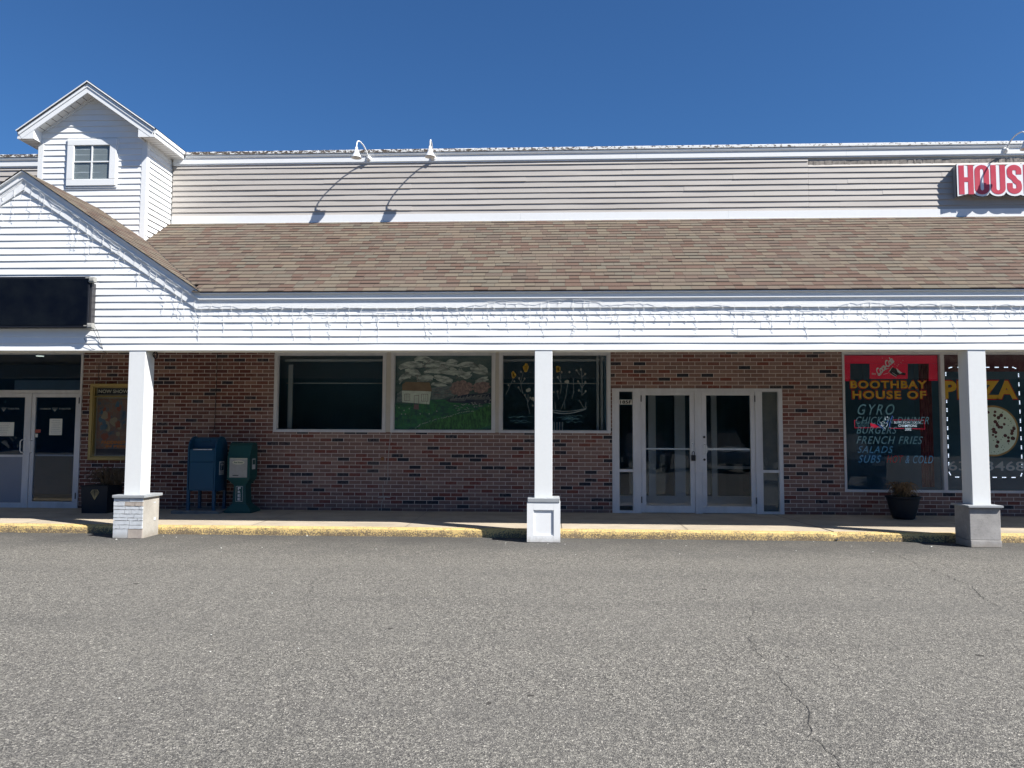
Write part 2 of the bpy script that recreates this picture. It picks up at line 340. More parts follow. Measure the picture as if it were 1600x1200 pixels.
M['car_paint'] = paint('dark_car_paint', (0.015, 0.018, 0.025), 0.12, 0.05)
M['car_paint'].node_tree.nodes["Principled BSDF"].inputs['Coat Weight'].default_value = 1.0
M['car_navy'] = paint('navy_car_paint', (0.02, 0.035, 0.07), 0.15, 0.05); M['car_grey'] = paint('grey_car_paint', (0.42, 0.43, 0.44), 0.18, 0.05)
M['rubber'] = paint('rubber', (0.015, 0.015, 0.015), 0.8, 0.2)
M['crust'] = paint('crust', (0.36, 0.22, 0.08), 0.7, 0.4, (0.25, 0.12, 0.04), 12)
M['cheese'] = paint('cheese', (0.62, 0.66, 0.52), 0.6, 0.3, (0.5, 0.5, 0.34), 12)
M['pepperoni'] = paint('pepperoni', (0.10, 0.028, 0.022), 0.6, 0.4, (0.05, 0.03, 0.03), 12)
M['herb'] = paint('herb', (0.02, 0.10, 0.02), 0.7, 0.2)
M['painted_blue_panel'] = paint('door_panel', (0.20, 0.22, 0.27), 0.5, 0.2, (0.13, 0.14, 0.17), 2)

# ------------------------------------------------------------------ helpers: geometry
# parts whose loose pieces each become a part of their own
SPLIT = {'parapet_coping', 'eave_returns', 'tan_stones', 'stone_facing', 'corner_boards', 'eave_soffit', 'upper_frieze', 'canopy_ends', 'canopy_roof', 'window_mullions', 'window_inner_frames', 'upper_siding',
         'partition_walls', 'rear_walls', 'hinge', 'lock_cylinder', 'chipped_stone', 'panel_moulding', 'dry_stalks', 'hanging_wires', 'red_tube', 'white_tube', 'blue_tube', 'corner_bracket', 'mortar_repair',
         'base_trim', 'shop_counter', 'curtain', 'window_muntins', 'painted_blossom', 'painted_yellow_flowers'}
class MB:
    def __init__(s): s.v = []; s.f = []; s.uv = None; s.smooth = False
    def add(s, vs, fs):
        o = len(s.v); s.v += [tuple(p) for p in vs]; s.f += [tuple(i+o for i in f) for f in fs]; return s
    def box(s, x0, x1, y0, y1, z0, z1, bev=0.0):
        if x0 > x1: x0, x1 = x1, x0
        if bev > 0:
            b = min(bev, (x1-x0)*.45, (z1-z0)*.45)
            P = [(x0+b, z0), (x1-b, z0), (x1, z0+b), (x1, z1-b), (x1-b, z1), (x0+b, z1), (x0, z1-b), (x0, z0+b)]
            Q = [(x0+b, z0+b), (x1-b, z0+b), (x1-b, z0+b), (x1-b, z1-b), (x1-b, z1-b), (x0+b, z1-b), (x0+b, z1-b), (x0+b, z0+b)]
            vs = [(a, y0+b, c) for a, c in P] + [(a, y1, c) for a, c in P] + [(x0+b, y0, z0+b), (x1-b, y0, z0+b), (x1-b, y0, z1-b), (x0+b, y0, z1-b)]
            fs = [(i, (i+1) % 8, 8+(i+1) % 8, 8+i) for i in range(8)] + [tuple(range(15, 7, -1)), (16, 17, 18, 19), (0, 16, 17, 1)[::-1], (1, 17, 2)[::-1], (2, 17, 18, 3)[::-1], (3, 18, 4)[::-1], (4, 18, 19, 5)[::-1], (5, 19, 6)[::-1], (6, 19, 16, 7)[::-1], (7, 16, 0)[::-1]]
            return s.add(vs, fs)
        vs = [(x0, y0, z0), (x1, y0, z0), (x1, y1, z0), (x0, y1, z0), (x0, y0, z1), (x1, y0, z1), (x1, y1, z1), (x0, y1, z1)]
        return s.add(vs, [(0, 3, 2, 1), (4, 5, 6, 7), (0, 1, 5, 4), (1, 2, 6, 5), (2, 3, 7, 6), (3, 0, 4, 7)])
    def prism(s, poly, y0, y1):            # poly in (x, z), extruded along y
        n = len(poly); vs = [(a, y0, b) for a, b in poly] + [(a, y1, b) for a, b in poly]
        return s.add(vs, [tuple(range(n)), tuple(range(2*n-1, n-1, -1))] + [(i, i+n, (i+1) % n+n, (i+1) % n) for i in range(n)])
    def prism_x(s, poly, x0, x1):          # poly in (y, z), extruded along x
        n = len(poly); vs = [(x0, a, b) for a, b in poly] + [(x1, a, b) for a, b in poly]
        return s.add(vs, [tuple(range(n)), tuple(range(2*n-1, n-1, -1))] + [(i, i+n, (i+1) % n+n, (i+1) % n) for i in range(n)])
    def tube(s, pts, r, n=6, cap=True):
        pts = [Vector(p) for p in pts]; rs = r if isinstance(r, (list, tuple)) else [r]*len(pts)
        prev = None; base = len(s.v); vs = []; fs = []
        for i, p in enumerate(pts):
            t = (pts[min(i+1, len(pts)-1)] - pts[max(i-1, 0)])
            t = t.normalized() if t.length > 1e-9 else Vector((0, 0, 1))
            a = prev - t*prev.dot(t) if prev is not None else t.orthogonal()
            if a.length < 1e-6: a = t.orthogonal()
            a.normalize(); prev = a; b = t.cross(a)
            for k in range(n):
                q = 2*pi*k/n; vs.append(p + (a*cos(q)+b*sin(q))*rs[i])
        for i in range(len(pts)-1):
            for k in range(n): fs.append((i*n+k, i*n+(k+1) % n, (i+1)*n+(k+1) % n, (i+1)*n+k))
        if cap: fs += [tuple(range(n-1, -1, -1)), tuple((len(pts)-1)*n+k for k in range(n))]
        return s.add(vs, fs)
    def lathe(s, prof, c, n=24, M_=None, cap=True):     # prof (r, z) around z axis at c
        vs = []; fs = []
        for r, z in prof:
            for k in range(n):
                q = 2*pi*k/n; p = Vector((r*cos(q), r*sin(q), z)); p = (M_ @ p) if M_ else p; vs.append(p+Vector(c))
        for i in range(len(prof)-1):
            for k in range(n): fs.append((i*n+k, i*n+(k+1) % n, (i+1)*n+(k+1) % n, (i+1)*n+k))
        if cap: fs += [tuple(range(n-1, -1, -1)), tuple((len(prof)-1)*n+k for k in range(n))]
        return s.add(vs, fs)
    def stroke(s, pts, w, y, t=0.001):      # flat ribbon in the xz plane facing -y
        pts = [Vector((p[0], p[1])) for p in pts]; L = []; R_ = []
        for i, p in enumerate(pts):
            a = (pts[i]-pts[i-1]).normalized() if i > 0 else None
            b = (pts[i+1]-pts[i]).normalized() if i < len(pts)-1 else None
            d = (a+b) if (a is not None and b is not None) else (a if a is not None else b)
            if d.length < 1e-6: d = b
            d.normalize(); n = Vector((-d.y, d.x)); k = 1.0
            if a is not None and b is not None: k = min(1.6, 1/max(0.3, n.dot(Vector((-a.y, a.x)))))
            ww = w[i] if isinstance(w, (list, tuple)) else w
            L.append(p+n*ww*.5*k); R_.append(p-n*ww*.5*k)
        for i in range(len(pts)-1):
            s.prism([tuple(R_[i]), tuple(R_[i+1]), tuple(L[i+1]), tuple(L[i])], y, y+t)
        return s
    def pieces(s, tol=0.012):
        """connected shells whose boxes touch are one piece; returns a list of MB"""
        par = list(range(len(s.v)))
        def find(a):
            while par[a] != a: par[a] = par[par[a]]; a = par[a]
            return a
        for f in s.f:
            r_ = find(f[0])
            for q in f[1:]: par[find(q)] = r_
        sh = {}
        for i, p in enumerate(s.v):
            b = sh.setdefault(find(i), [list(p), list(p)])
            for k in range(3): b[0][k] = min(b[0][k], p[k]); b[1][k] = max(b[1][k], p[k])
        keys = list(sh)
        if len(keys) > 400: return [s]
        g = {k: k for k in keys}
        def fg(a):
            while g[a] != a: a = g[a]
            return a
        for i, a in enumerate(keys):
            for b in keys[i+1:]:
                if all(sh[a][0][k]-tol <= sh[b][1][k] and sh[b][0][k]-tol <= sh[a][1][k] for k in range(3)): g[fg(b)] = fg(a)
        groups = {}
        for fi, f in enumerate(s.f): groups.setdefault(fg(find(f[0])), []).append(fi)
        if len(groups) == 1: return [s]
        out = []
        for fl in groups.values():
            m = MB(); mp = {}
            for fi in fl:
                for q in s.f[fi]:
                    if q not in mp: mp[q] = len(m.v); m.v.append(s.v[q])
                m.f.append(tuple(mp[q] for q in s.f[fi]))
            if s.uv: m.uv = [s.uv[fi] for fi in fl]
            out.append(m)
        return out
    def build(s, name, mat, parent=None, smooth=False, label=None):
        if parent is not None and name in SPLIT:
            ps = s.pieces()
            if 1 < len(ps) <= 60: return [p._build(name, mat, parent, smooth, label) for p in ps][0]
        return s._build(name, mat, parent, smooth, label)
    def _build(s, name, mat, parent=None, smooth=False, label=None):
        o = Vector((0, 0, 0)); p = parent
        while p is not None: o += p.location; p = p.parent
        me = bpy.data.meshes.new(name); me.from_pydata([(v[0]-o.x, v[1]-o.y, v[2]-o.z) for v in s.v], [], s.f)
        if s.uv: 
            ul = me.uv_layers.new(name='UVMap'); i = 0
            for fi, f in enumerate(s.f):
                for k in range(len(f)): ul.data[i].uv = s.uv[fi][k]; i += 1
        me.materials.append(M[mat] if isinstance(mat, str) else mat)
        if smooth:
            for pl in me.polygons: pl.use_smooth = True
        ob = bpy.data.objects.new(name, me); COL.objects.link(ob); ob.parent = parent
        if label: ob['label'] = label
        return ob

def thing(name, label, cat, loc=(0, 0, 0), group=None):
    o = bpy.data.objects.new(name, None); COL.objects.link(o); o.location = loc; o.empty_display_size = 0.2
    o['label'] = label; o['category'] = cat
    if group: o['group'] = group
    return o
def tag(o, label, cat, group=None):
    o['label'] = label; o['category'] = cat
    if group: o['group'] = group
    return o
def struct(o, kind='structure'): o['kind'] = kind; return o

def text_polys(body, shear=0.0, bold=0.0, space=1.0):
    cu = bpy.data.curves.new('t', 'FONT'); cu.body = body; cu.size = 1; cu.shear = shear; cu.offset = bold; cu.space_character = space
    cu.fill_mode = 'FRONT'; cu.resolution_u = 4
    ob = bpy.data.objects.new('t', cu); COL.objects.link(ob); bpy.context.view_layer.update()
    dg = bpy.context.evaluated_depsgraph_get(); me = bpy.data.meshes.new_from_object(ob.evaluated_get(dg))
    vs = [(v.co.x, v.co.y) for v in me.vertices]; fs = [tuple(p.vertices) for p in me.polygons]
    bpy.data.objects.remove(ob); bpy.data.meshes.remove(me); bpy.data.curves.remove(cu)
    return vs, fs
def add_text(mb, body, x0, x1, z0, z1, y, rot=0.0, map_=None, **kw):
    """flat lettering fitted to the rectangle x0..x1, z0..z1 on the plane y (facing -y)"""
    vs, fs = text_polys(body, **kw)
    if not vs: return
    ax = min(v[0] for v in vs); bx = max(v[0] for v in vs); az = min(v[1] for v in vs); bz = max(v[1] for v in vs)
    out = []
    for a, b in vs:
        X = x0+(a-ax)/(bx-ax)*(x1-x0); Z = z0+(b-az)/(bz-az)*(z1-z0)
        if rot:
            cx, cz = (x0+x1)/2, (z0+z1)/2; dx, dz = X-cx, Z-cz; X = cx+dx*cos(rot)-dz*sin(rot); Z = cz+dx*sin(rot)+dz*cos(rot)
        out.append(map_(X, Z) if map_ else (X, y, Z))
    mb.add(out, [tuple(f) for f in fs])

def siding(mb, n, along, org, z0, z1, ext, H=0.1016, dep=0.0155, seams=3.66, seed=0, skip=None):
    """clapboards as a real saw-tooth. n outward normal, along unit vector, ext(z)->(a0,a1)"""
    n = Vector(n); al = Vector(along); org = Vector(org); rnd = random.Random(seed); z = z0; k = 0
    while z < z1-1e-4:
        zt = min(z+H, z1); a0, a1 = ext(z); b0, b1 = ext(zt)
        if a1 > a0+0.002:
            b0 = min(b0, b1); cuts = [0.0, 1.0]
            if seams and (a1-a0) > seams:
                o = rnd.uniform(0.4, seams); p = a0+o; cuts = [0.0]
                while p < a1-0.3: cuts.append((p-a0)/(a1-a0)); p += seams
                cuts.append(1.0)
            for i in range(len(cuts)-1):
                c0, c1 = cuts[i], cuts[i+1]; e = 0.0014*(i % 2) + (0.0006*rnd.random()); dz = rnd.uniform(-.0015, .0015)
                lo0 = a0+(a1-a0)*c0; lo1 = a0+(a1-a0)*c1
                if len(cuts) == 2: t0, t1 = b0, b1
                else: t0 = max(lo0, b0) if i else b0; t1 = min(lo1, b1) if i < len(cuts)-2 else b1
                if skip and skip(lo0, lo1, z): continue
                if t1 <= t0: t1 = t0+0.001
                P = lambda a, d, zz: org+al*a+n*d+Vector((0, 0, zz))
                N = max(1, int((lo1-lo0)/.33)); ph = rnd.uniform(0, 99); vs = []; fs = []
                for q in range(N+1):
                    t = q/N; a_ = lo0+(lo1-lo0)*t; b_ = t0+(t1-t0)*t
                    wv = .0016*sin(a_*2.3+ph)+.0010*sin(a_*6.1+ph*2) if N > 2 else 0; wz_ = .0013*sin(a_*1.7+ph*3) if N > 2 else 0
                    vs += [P(a_, dep+e+wv, z+dz+wz_), P(b_, 0.0015+e, zt), P(a_, -.012, z+dz+wz_)]
                for q in range(N): k3 = 3*q; fs += [(k3, k3+3, k3+4, k3+1), (k3+2, k3+5, k3+3, k3)]
                fs += [(2, 0, 1), (3*N+2, 3*N+1, 3*N)]
                mb.add(vs, fs)
        z += H; k += 1

def sweep(mb, path, prof):
    """path of (x,z); prof closed list of (d,y), d = distance inward (below) the path line; mitred"""
    path = [Vector(p) for p in path]; n = len(path); m = len(prof); vs = []
    for i, p in enumerate(path):
        a = (path[i]-path[i-1]).normalized() if i else None; b = (path[i+1]-path[i]).normalized() if i < n-1 else None
        if a is None: a = b
        if b is None: b = a
        na = Vector((a.y, -a.x)); nb = Vector((b.y, -b.x)); bi = (na+nb).normalized(); k = 1/bi.dot(na)
        for d, y in prof: q = p+bi*k*d; vs.append((q.x, y, q.y))
    fs = [(i*m+j, i*m+(j+1) % m, (i+1)*m+(j+1) % m, (i+1)*m+j) for i in range(n-1) for j in range(m)]
    fs += [tuple(range(m-1, -1, -1)), tuple((n-1)*m+j for j in range(m))]
    mb.add(vs, fs)

def shingles(mb, A, B, C, D, courses, u0=0.0, v0=0):
    """roof plane quad: A-B eave, D-C ridge; real stepped courses with uv (metres along, course number)"""
    A, B, C, D = map(Vector, (A, B, C, D)); nrm = (B-A).cross(D-A).normalized()
    if mb.uv is None: mb.uv = []
    for k in range(courses):
        t0, t1 = k/courses, (k+1)/courses
        a = A+(D-A)*t0; b = B+(C-B)*t0; c = B+(C-B)*t1; d = A+(D-A)*t1
        al = (B-A).normalized(); ua, ub, uc, ud = [u0+(q-A).dot(al) for q in (a, b, c, d)]
        h = nrm*0.008
        mb.add([a+h, b+h, c+nrm*0.001, d+nrm*0.001], [(0, 1, 2, 3)]); mb.uv.append([(ua, k+v0+.001), (ub, k+v0+.001), (uc, k+v0+.999), (ud, k+v0+.999)])
        mb.add([a-nrm*.004, b-nrm*.004, b+h, a+h], [(0, 1, 2, 3)]); mb.uv.append([(ua, k+v0+.001), (ub, k+v0+.001), (ub, k+v0+.12), (ua, k+v0+.12)])

WY = 13.5           # face of the brick wall
XL, XR = -14.0, 12.0

# ================================================================== setting
g = MB(); g.add([(-400, -400, 0), (400, -400, 0), (400, 400, 0), (-400, 400, 0)], [(0, 1, 2, 3)])
struct(g.build('ground', 'asphalt'))
k = MB()
def wob(x): return 0.006*sin(x*2.1)+0.004*sin(x*5.3+1)
xs = [XL+i*0.05 for i in range(int((XR-XL)/0.05)+1)]
rk = random.Random(3)
def kj(): return rk.uniform(-.0028, .0028)
prof = [(0.0, -0.05), (0.0, 0.06), (0.004, 0.098), (0.02, 0.113), (0.15, 0.119)]
vs = []
for x in xs:
    chip = 0.03*math.exp(-((x-4.08)/0.05)**2)
    for i, (dy, z) in enumerate(prof): vs.append((x, 11.2+dy+wob(x)+(kj() if i < 4 else 0)+chip*(i in (2, 3)), z+(kj() if 0 < i < 4 else 0)-chip*(i in (2, 3))))
k.add(vs, [(i*5+j, (i+1)*5+j, (i+1)*5+j+1, i*5+j+1) for i in range(len(xs)-1) for j in range(4)])
struct(k.build('kerb', 'kerb'))
w = MB(); w.add([(XL, 11.34, .1185), (XR, 11.34, .1185), (XR, 13.75, .142), (XL, 13.75, .142), (XL, 11.34, -.05), (XR, 11.34, -.05), (XR, 13.75, -.05), (XL, 13.75, -.05)],
      [(0, 1, 2, 3), (4, 5, 1, 0), (5, 6, 2, 1), (7, 4, 0, 3)])
struct(w.build('pavement', 'walk'))
j = MB()
def wz(y): return .1185+(y-11.34)/2.41*.0235
def joint(x0, x1, wd, y0=11.34, y1=13.48, seed=1):
    rr = random.Random(seed); N = 14; pts = []
    for i in range(N+1):
        t = i/N; pts.append((x0+(x1-x0)*t+rr.uniform(-.006, .006)*(wd > .01), y0+(y1-y0)*t))
    for (a, b), (c, d) in zip(pts, pts[1:]):
        j.add([(a-wd/2, b, wz(b)+.003), (a+wd/2, b, wz(b)+.003), (c+wd/2, d, wz(d)+.003), (c-wd/2, d, wz(d)+.003)], [(0, 1, 2, 3)])
for x in (-11.2, -9.6, -7.9, -4.4, -2.1, 0.2, 2.02, 6.3, 8.6): joint(x, x, 0.008)
joint(4.07, 3.84, 0.026, 11.33, 13.48, 5)
j.add([(4.055, 11.185, .02), (4.1, 11.185, .02), (4.09, 11.345, .122), (4.06, 11.345, .122)], [(0, 1, 2, 3)])
struct(j.build('pavement_joints', 'dark_metal'))
# cracks in the asphalt
def crack_mesh(name, pts, wd, seed):
    rr = random.Random(seed); c = MB(); P = []
    for (a, b), (e, f) in zip(pts, pts[1:]):
        N = max(2, int(hypot(e-a, f-b)/0.05))
        for i in range(N):
            t = i/N; P.append((a+(e-a)*t+rr.gauss(0, .013), b+(f-b)*t+rr.gauss(0, .013)))
    P.append(pts[-1])
    for i in range(len(P)-1):
        if rr.random() < .10: continue
        (a, b), (e, f) = P[i], P[i+1]; d = Vector((e-a, f-b)).normalized(); n = Vector((-d.y, d.x))
        w0 = wd*rr.uniform(.35, 1.1)/2; w1 = wd*rr.uniform(.35, 1.1)/2
        c.add([(a-n.x*w0, b-n.y*w0, .004), (a+n.x*w0, b+n.y*w0, .004), (e+n.x*w1, f+n.y*w1, .004), (e-n.x*w1, f-n.y*w1, .004)], [(0, 3, 2, 1)])
    struct(c.build(name, 'crack'))
crack_mesh('asphalt_crack', [(4.3, 10.93), (4.37, 10.24), (4.27, 9.08), (4.21, 8.02), (4.0, 7.4), (3.89, 6.83)], .009, 1)
crack_mesh('asphalt_crack', [(1.81, 7.09), (1.74, 6.71), (1.54, 6.06), (1.43, 5.45), (1.43, 5.13), (1.41, 4.71), (1.39, 4.29), (1.3, 3.98), (1.32, 3.65), (1.25, 2.9)], .0055, 2)
crack_mesh('asphalt_crack', [(-2.36, 8.86), (-2.32, 8.32), (-2.35, 7.77), (-2.17, 6.96), (-1.97, 6.42), (-1.74, 6.11)], .0040, 3)
rr = random.Random(11); pb = MB()
spots = [(-5.54, 10.96), (-5.29, 10.84), (-3.49, 11.12), (-4.22, 9.87), (3.72, 11.1), (5.13, 10.69), (-0.58, 10.62), (1.64, 9.82), (-6.0, 10.55)]
spots += [(rr.uniform(-6, 6), rr.uniform(9.6, 11.12)) for i in range(26)] + [(rr.uniform(-3, 3), rr.uniform(4, 9)) for i in range(16)]
for i, (x, y) in enumerate(spots):
    s = rr.uniform(.006, .016) if i < 9 else rr.uniform(.003, .008)
    pb.lathe([(s*.5, 0), (s, s*.4), (s*.7, s*.8)], (x, y, 0.001), 6)
struct(tag(pb.build('stone_chips', 'paper'), 'small pale stone chips scattered on the asphalt by the kerb', 'stone chips'), 'stuff')

# ================================================================== building
B = thing('shopping_plaza', 'long brick and white clapboard shopping plaza with shingled canopy roof, gable and dormer', 'building', (0, WY, 0))
def part(mb, name, mat, parent=None, **kw): return mb.build(name, mat, parent or B, **kw)

# brick wall round the openings (butted blocks)
bw = MB()
y0, y1 = WY, WY+0.22
cols = [(-8.408, -4.888, [(0, 2.99)]), (-4.888, 1.089, [(0, 1.52), (2.935, 2.99)]), (1.089, 1.112, [(0, 2.99)]), (1.112, 4.038, [(2.298, 2.99)]),
        (4.038, 5.068, [(0, 2.99)]), (5.068, XR, [(0, .53), (2.935, 2.99)])]
for a, b, zs in cols:
    for c, d in zs: bw.box(a, b, y0, y1, c, d)
bw.box(XL, -8.408, y0, y1, 2.93, 2.99)
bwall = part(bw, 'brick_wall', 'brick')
# repaired stair-step crack under the windows
mc = MB()
P = [(612, 677), (611, 690), (610, 700), (609, 712), (608.5, 724), (609, 738), (607, 749)]
Q = [(601, 750), (602, 765), (603, 768), (600, 776), (599, 791)]
def wp(px, py): return (-2.725+(px-617)*0.01147-(0.0), 1.552-(py-672.4)*0.01235)
mc.stroke([wp(*p) for p in P], .012, WY-.003, .004); mc.stroke([wp(*p) for p in Q], .010, WY-.003, .004)
mc.stroke([wp(594, 768), wp(603, 767), wp(613, 768)], .016, WY-.003, .004)
part(mc, 'mortar_repair', 'mortar_patch', bwall)
rs = MB(); rs.lathe([(.035, 0), (.03, .001)], (wp(600, 713)[0], WY-.004, wp(600, 713)[1]), 9, Matrix.Rotation(pi/2, 4, 'X')); part(rs, 'rust_stain', 'rust', bwall)

# shell: ceiling, end walls, back wall, flat roof
sh = MB()
sh.box(XL-.2, XL, WY+.22, 26, 0, 6.45); sh.box(XR, XR+.2, WY+.22, 26, 0, 6.45); sh.box(XL-.2, XR+.2, 26, 26.2, 0, 6.45)
part(sh, 'rear_walls', 'interior')
ro = MB(); ro.box(XL, XR, WY+.12, 26, 6.40, 6.44); part(ro, 'flat_roof', 'dark_metal')
ce = MB(); ce.box(XL, XR, 11.06, 13.5, 2.992, 3.03); part(ce, 'canopy_ceiling', 'soffit')
ce = MB(); ce.box(XL, XR, 13.73, 26, 2.995, 3.03); part(ce, 'shop_ceiling', 'interior')
fl = MB(); fl.box(XL, XR, 13.751, 26, 0.0, 0.13); part(fl, 'shop_floor', 'interior_floor')
iw = MB()
for a in (-6.4, 1.0, 4.6): iw.box(a, a+.12, 13.725, 26, .13, 2.99)
iw.box(XL, -6.41, 16.6, 16.7, .13, 2.99); iw.box(-6.28, 1.0, 15.4, 15.5, .13, 2.99); iw.box(1.13, 4.6, 16.6, 16.7, .13, 2.99); iw.box(4.73, XR, 16.2, 16.3, .13, 2.99)
part(iw, 'partition_walls', 'interior')

# upper wall
uw = MB()
siding(uw, (0, -1, 0), (1, 0, 0), (0, WY, 0), 5.395, 6.365, lambda z: (-6.86, 4.563), dep=.0185, seed=4)
siding(uw, (0, -1, 0), (1, 0, 0), (0, WY, 0), 5.395, 6.245, lambda z: (4.566, XR), dep=.0185, seed=9)
siding(uw, (0, -1, 0), (1, 0, 0), (0, WY, 0), 4.9, 6.365, lambda z: (XL, -8.80), dep=.0185, seed=6)
uws = part(uw, 'upper_siding', 'grey_siding')
hb = MB(); hb.box(XL, XR, WY+.012, WY+.12, 3.03, 6.56); part(hb, 'upper_wall_sheathing', 'aged_trim')
tb = MB(); rr = random.Random(5); N = 140; ed_ = [4.57]
while ed_[-1] < XR: ed_.append(ed_[-1]+rr.uniform(.015, .13))
N = len(ed_)-1
for i in range(N):
    a, b = ed_[i], ed_[i+1]
    y_a = WY+rr.uniform(-.007, .004)
    sk_ = rr.uniform(-.03, .03)
    tb.add([(a, y_a, 6.24), (b, WY+rr.uniform(-.007, .004), 6.24+rr.uniform(0, .006)), (b+sk_, WY+rr.uniform(-.006, .004), 6.325), (a+sk_*.3, y_a+.004, 6.325), (a, WY+.012, 6.24), (b, WY+.012, 6.24)], [(0, 1, 2, 3), (4, 5, 1, 0)])
part(tb, 'torn_house_wrap', mat_concrete('house_wrap', (0.33, 0.30, 0.27), (0.12, 0.11, 0.10), 14, 0.5), uws, label='torn grey building wrap where a clapboard is missing')
# base board, frieze board, coping
def boards(mb, zs, x0, x1, seam=3.05, off=0.0, gap=.002):
    y0, y1, za, zb = zs; x = x0+off
    cuts = [x0]
    while x < x1-.3:
        if x > x0+.3: cuts.append(x)
        x += seam
    cuts.append(x1)
    for a, b in zip(cuts, cuts[1:]): mb.box(a+gap/2, b-gap/2, y0, y1, za, zb)
lb = MB(); boards(lb, (WY-.028, WY+.01, 5.285, 5.425), -6.855, XR, 3.66, 2.7); boards(lb, (WY-.031, WY-.0285, 5.283, 5.297), -6.855, XR, 30); part(lb, 'base_trim', 'white_trim')
fb = MB()
for a, b in ((-6.86, XR), (XL, -8.80)):
    boards(fb, (WY-.036, WY+.01, 6.392, 6.50), a, b, 3.66, 1.1)
    boards(fb, (WY-.024, WY+.01, 6.368, 6.3915), a, b, 30)
part(fb, 'upper_frieze', 'white_trim')
cp = MB()
for a, b in ((-6.62, XR), (XL, -8.9)):
    cuts = [a]+[a+3.05*i for i in range(1, 9) if a+3.05*i < b-.2]+[b]
    for p, q in zip(cuts, cuts[1:]):
        cp.prism_x([(WY-.072, 6.555), (WY-.072, 6.597), (WY-.06, 6.606), (WY+.2, 6.60), (WY+.2, 6.50), (WY-.052, 6.50), (WY-.052, 6.516), (WY-.058, 6.517), (WY-.058, 6.523), (WY-.05, 6.524), (WY-.05, 6.555)], p, q-.003)
part(cp, 'parapet_coping', 'coping')

# canopy: beam, siding, cornice
SL, GX, GZ, EZ = 0.669, -7.722, 5.322, 3.497
XE1, XE0 = GX+(GZ-EZ)/SL, GX-(GZ-EZ)/SL
bm = MB(); bm.box(XL, XR, 10.795, 11.06, 2.6715, 3.40); part(bm, 'canopy_beam', 'soffit')
gb = MB(); gb.prism([(XE0+.1, 3.401), (XE1-.1, 3.401), (GX, GZ-.16)], 10.80, 10.86); part(gb, 'gable_backing', 'soffit')
fs = MB()
def ext(z):
    if z <= 3.30: return (XL, XR)
    h = (GZ-.16-z)/SL; return (GX-h, GX+h)
siding(fs, (0, -1, 0), (1, 0, 0), (0, 10.795, 0), 2.6735, 5.12, ext, seed=2)
fsd = part(fs, 'canopy_siding', 'white_siding')
cn = MB(); PATH = [(XL, EZ), (XE0, EZ), (GX, GZ), (XE1, EZ), (XR, EZ)]
F = 10.762
sweep(cn, PATH, [(0.0, F-.050), (.010, F-.052), (.014, F-.050), (.014, F-.012), (.078, F-.012), (.078, F-.026), (.092, F-.026), (.094, F-.010), (.118, F-.004), (.118, F), (.225, F), (.225, 10.80), (0.0, 10.80)])
part(cn, 'canopy_cornice', 'white_trim')
# roofs
def mz(y): return 3.505+.6411*(y-10.70)
rf = MB(); ym_ = 10.70+2*2.8/24
for a_, b_, y_, n_ in ((XL, XE0+.12, 10.70, 24), (XE0+.12, XE1-.12, ym_, 22), (XE1-.12, XR, 10.70, 24)):
    shingles(rf, (a_, y_, mz(y_)), (b_, y_, mz(y_)), (b_, 13.5, mz(13.5)), (a_, 13.5, mz(13.5)), n_, a_-XL, 24-n_)
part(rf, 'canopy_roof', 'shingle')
def gz(x): return GZ+.012-SL*abs(x-GX)
vy = 10.70+(GZ+.012-3.505)/.6411
gr = MB(); gr.uv = []
for sgn in (1, -1):
    xe = GX+sgn*(GZ+.012-3.505)/SL; C = 23
    for k_ in range(C):
        x0 = xe+(GX-xe)*k_/C; x1 = xe+(GX-xe)*(k_+1)/C; yv0 = 10.70+(gz(x0)-3.505)/.6411+.02; yv1 = 10.70+(gz(x1)-3.505)/.6411+.02
        z0 = gz(x0); z1 = gz(x1)
        q = [(x0, 10.70, z0+.008), (x0, yv0, z0+.008), (x1, yv1, z1+.001), (x1, 10.70, z1+.001)]
        if sgn > 0: gr.add(q, [(0, 1, 2, 3)])
        else: gr.add(q, [(3, 2, 1, 0)])
        uvq = [(10.70, k_+.001), (yv0, k_+.001), (yv1, k_+.999), (10.70, k_+.999)]; gr.uv.append(uvq if sgn > 0 else uvq[::-1])
        q = [(x0, 10.70, z0-.006), (x0, yv0, z0-.006), (x0, yv0, z0+.008), (x0, 10.70, z0+.008)]
        gr.add(q, [(0, 1, 2, 3)]); gr.uv.append([(10.70, k_+.001), (yv0, k_+.001), (yv0, k_+.12), (10.70, k_+.12)])
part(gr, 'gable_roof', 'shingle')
ur = MB(); ur.prism([(XE0-.02, 3.49), (GX, GZ-.02), (XE1+.02, 3.49), (XE1-.2, 3.42), (GX, GZ-.15), (XE0+.2, 3.42)], 10.80, 10.95); part(ur, 'gable_rafters', 'soffit')
vl = MB(); vl.tube([(XE1+.0, 10.72, 3.512), (GX+.0, vy, GZ+.01)], .012, 5); part(vl, 'roof_valley', 'dark_metal')
# canopy end closures (outside the view)
en = MB()
for x in (XL, XR-.02): en.prism_x([(10.80, 2.68), (10.80, 3.48), (13.5, 5.25), (13.5, 2.68)], x, x+.02)
part(en, 'canopy_ends', 'soffit')

# columns on their pedestals
def column(x0, x1, ztop_ped):
    c = MB(); x0 *= .9945; x1 *= .9945; c.box(x0, x1, 10.787, 11.04, ztop_ped-.005, 2.671, .004); return part(c, 'column', 'column_paint')
cL = column(-6.082, -5.836, .606); cM = column(-.192, .057, .61); cR = column(5.777, 6.018, .56)
cL['label'] = 'white square column on a stone-clad pedestal'; cM['label'] = 'white square column on a white panelled pedestal'; cR['label'] = 'white square column on a grey concrete pedestal'
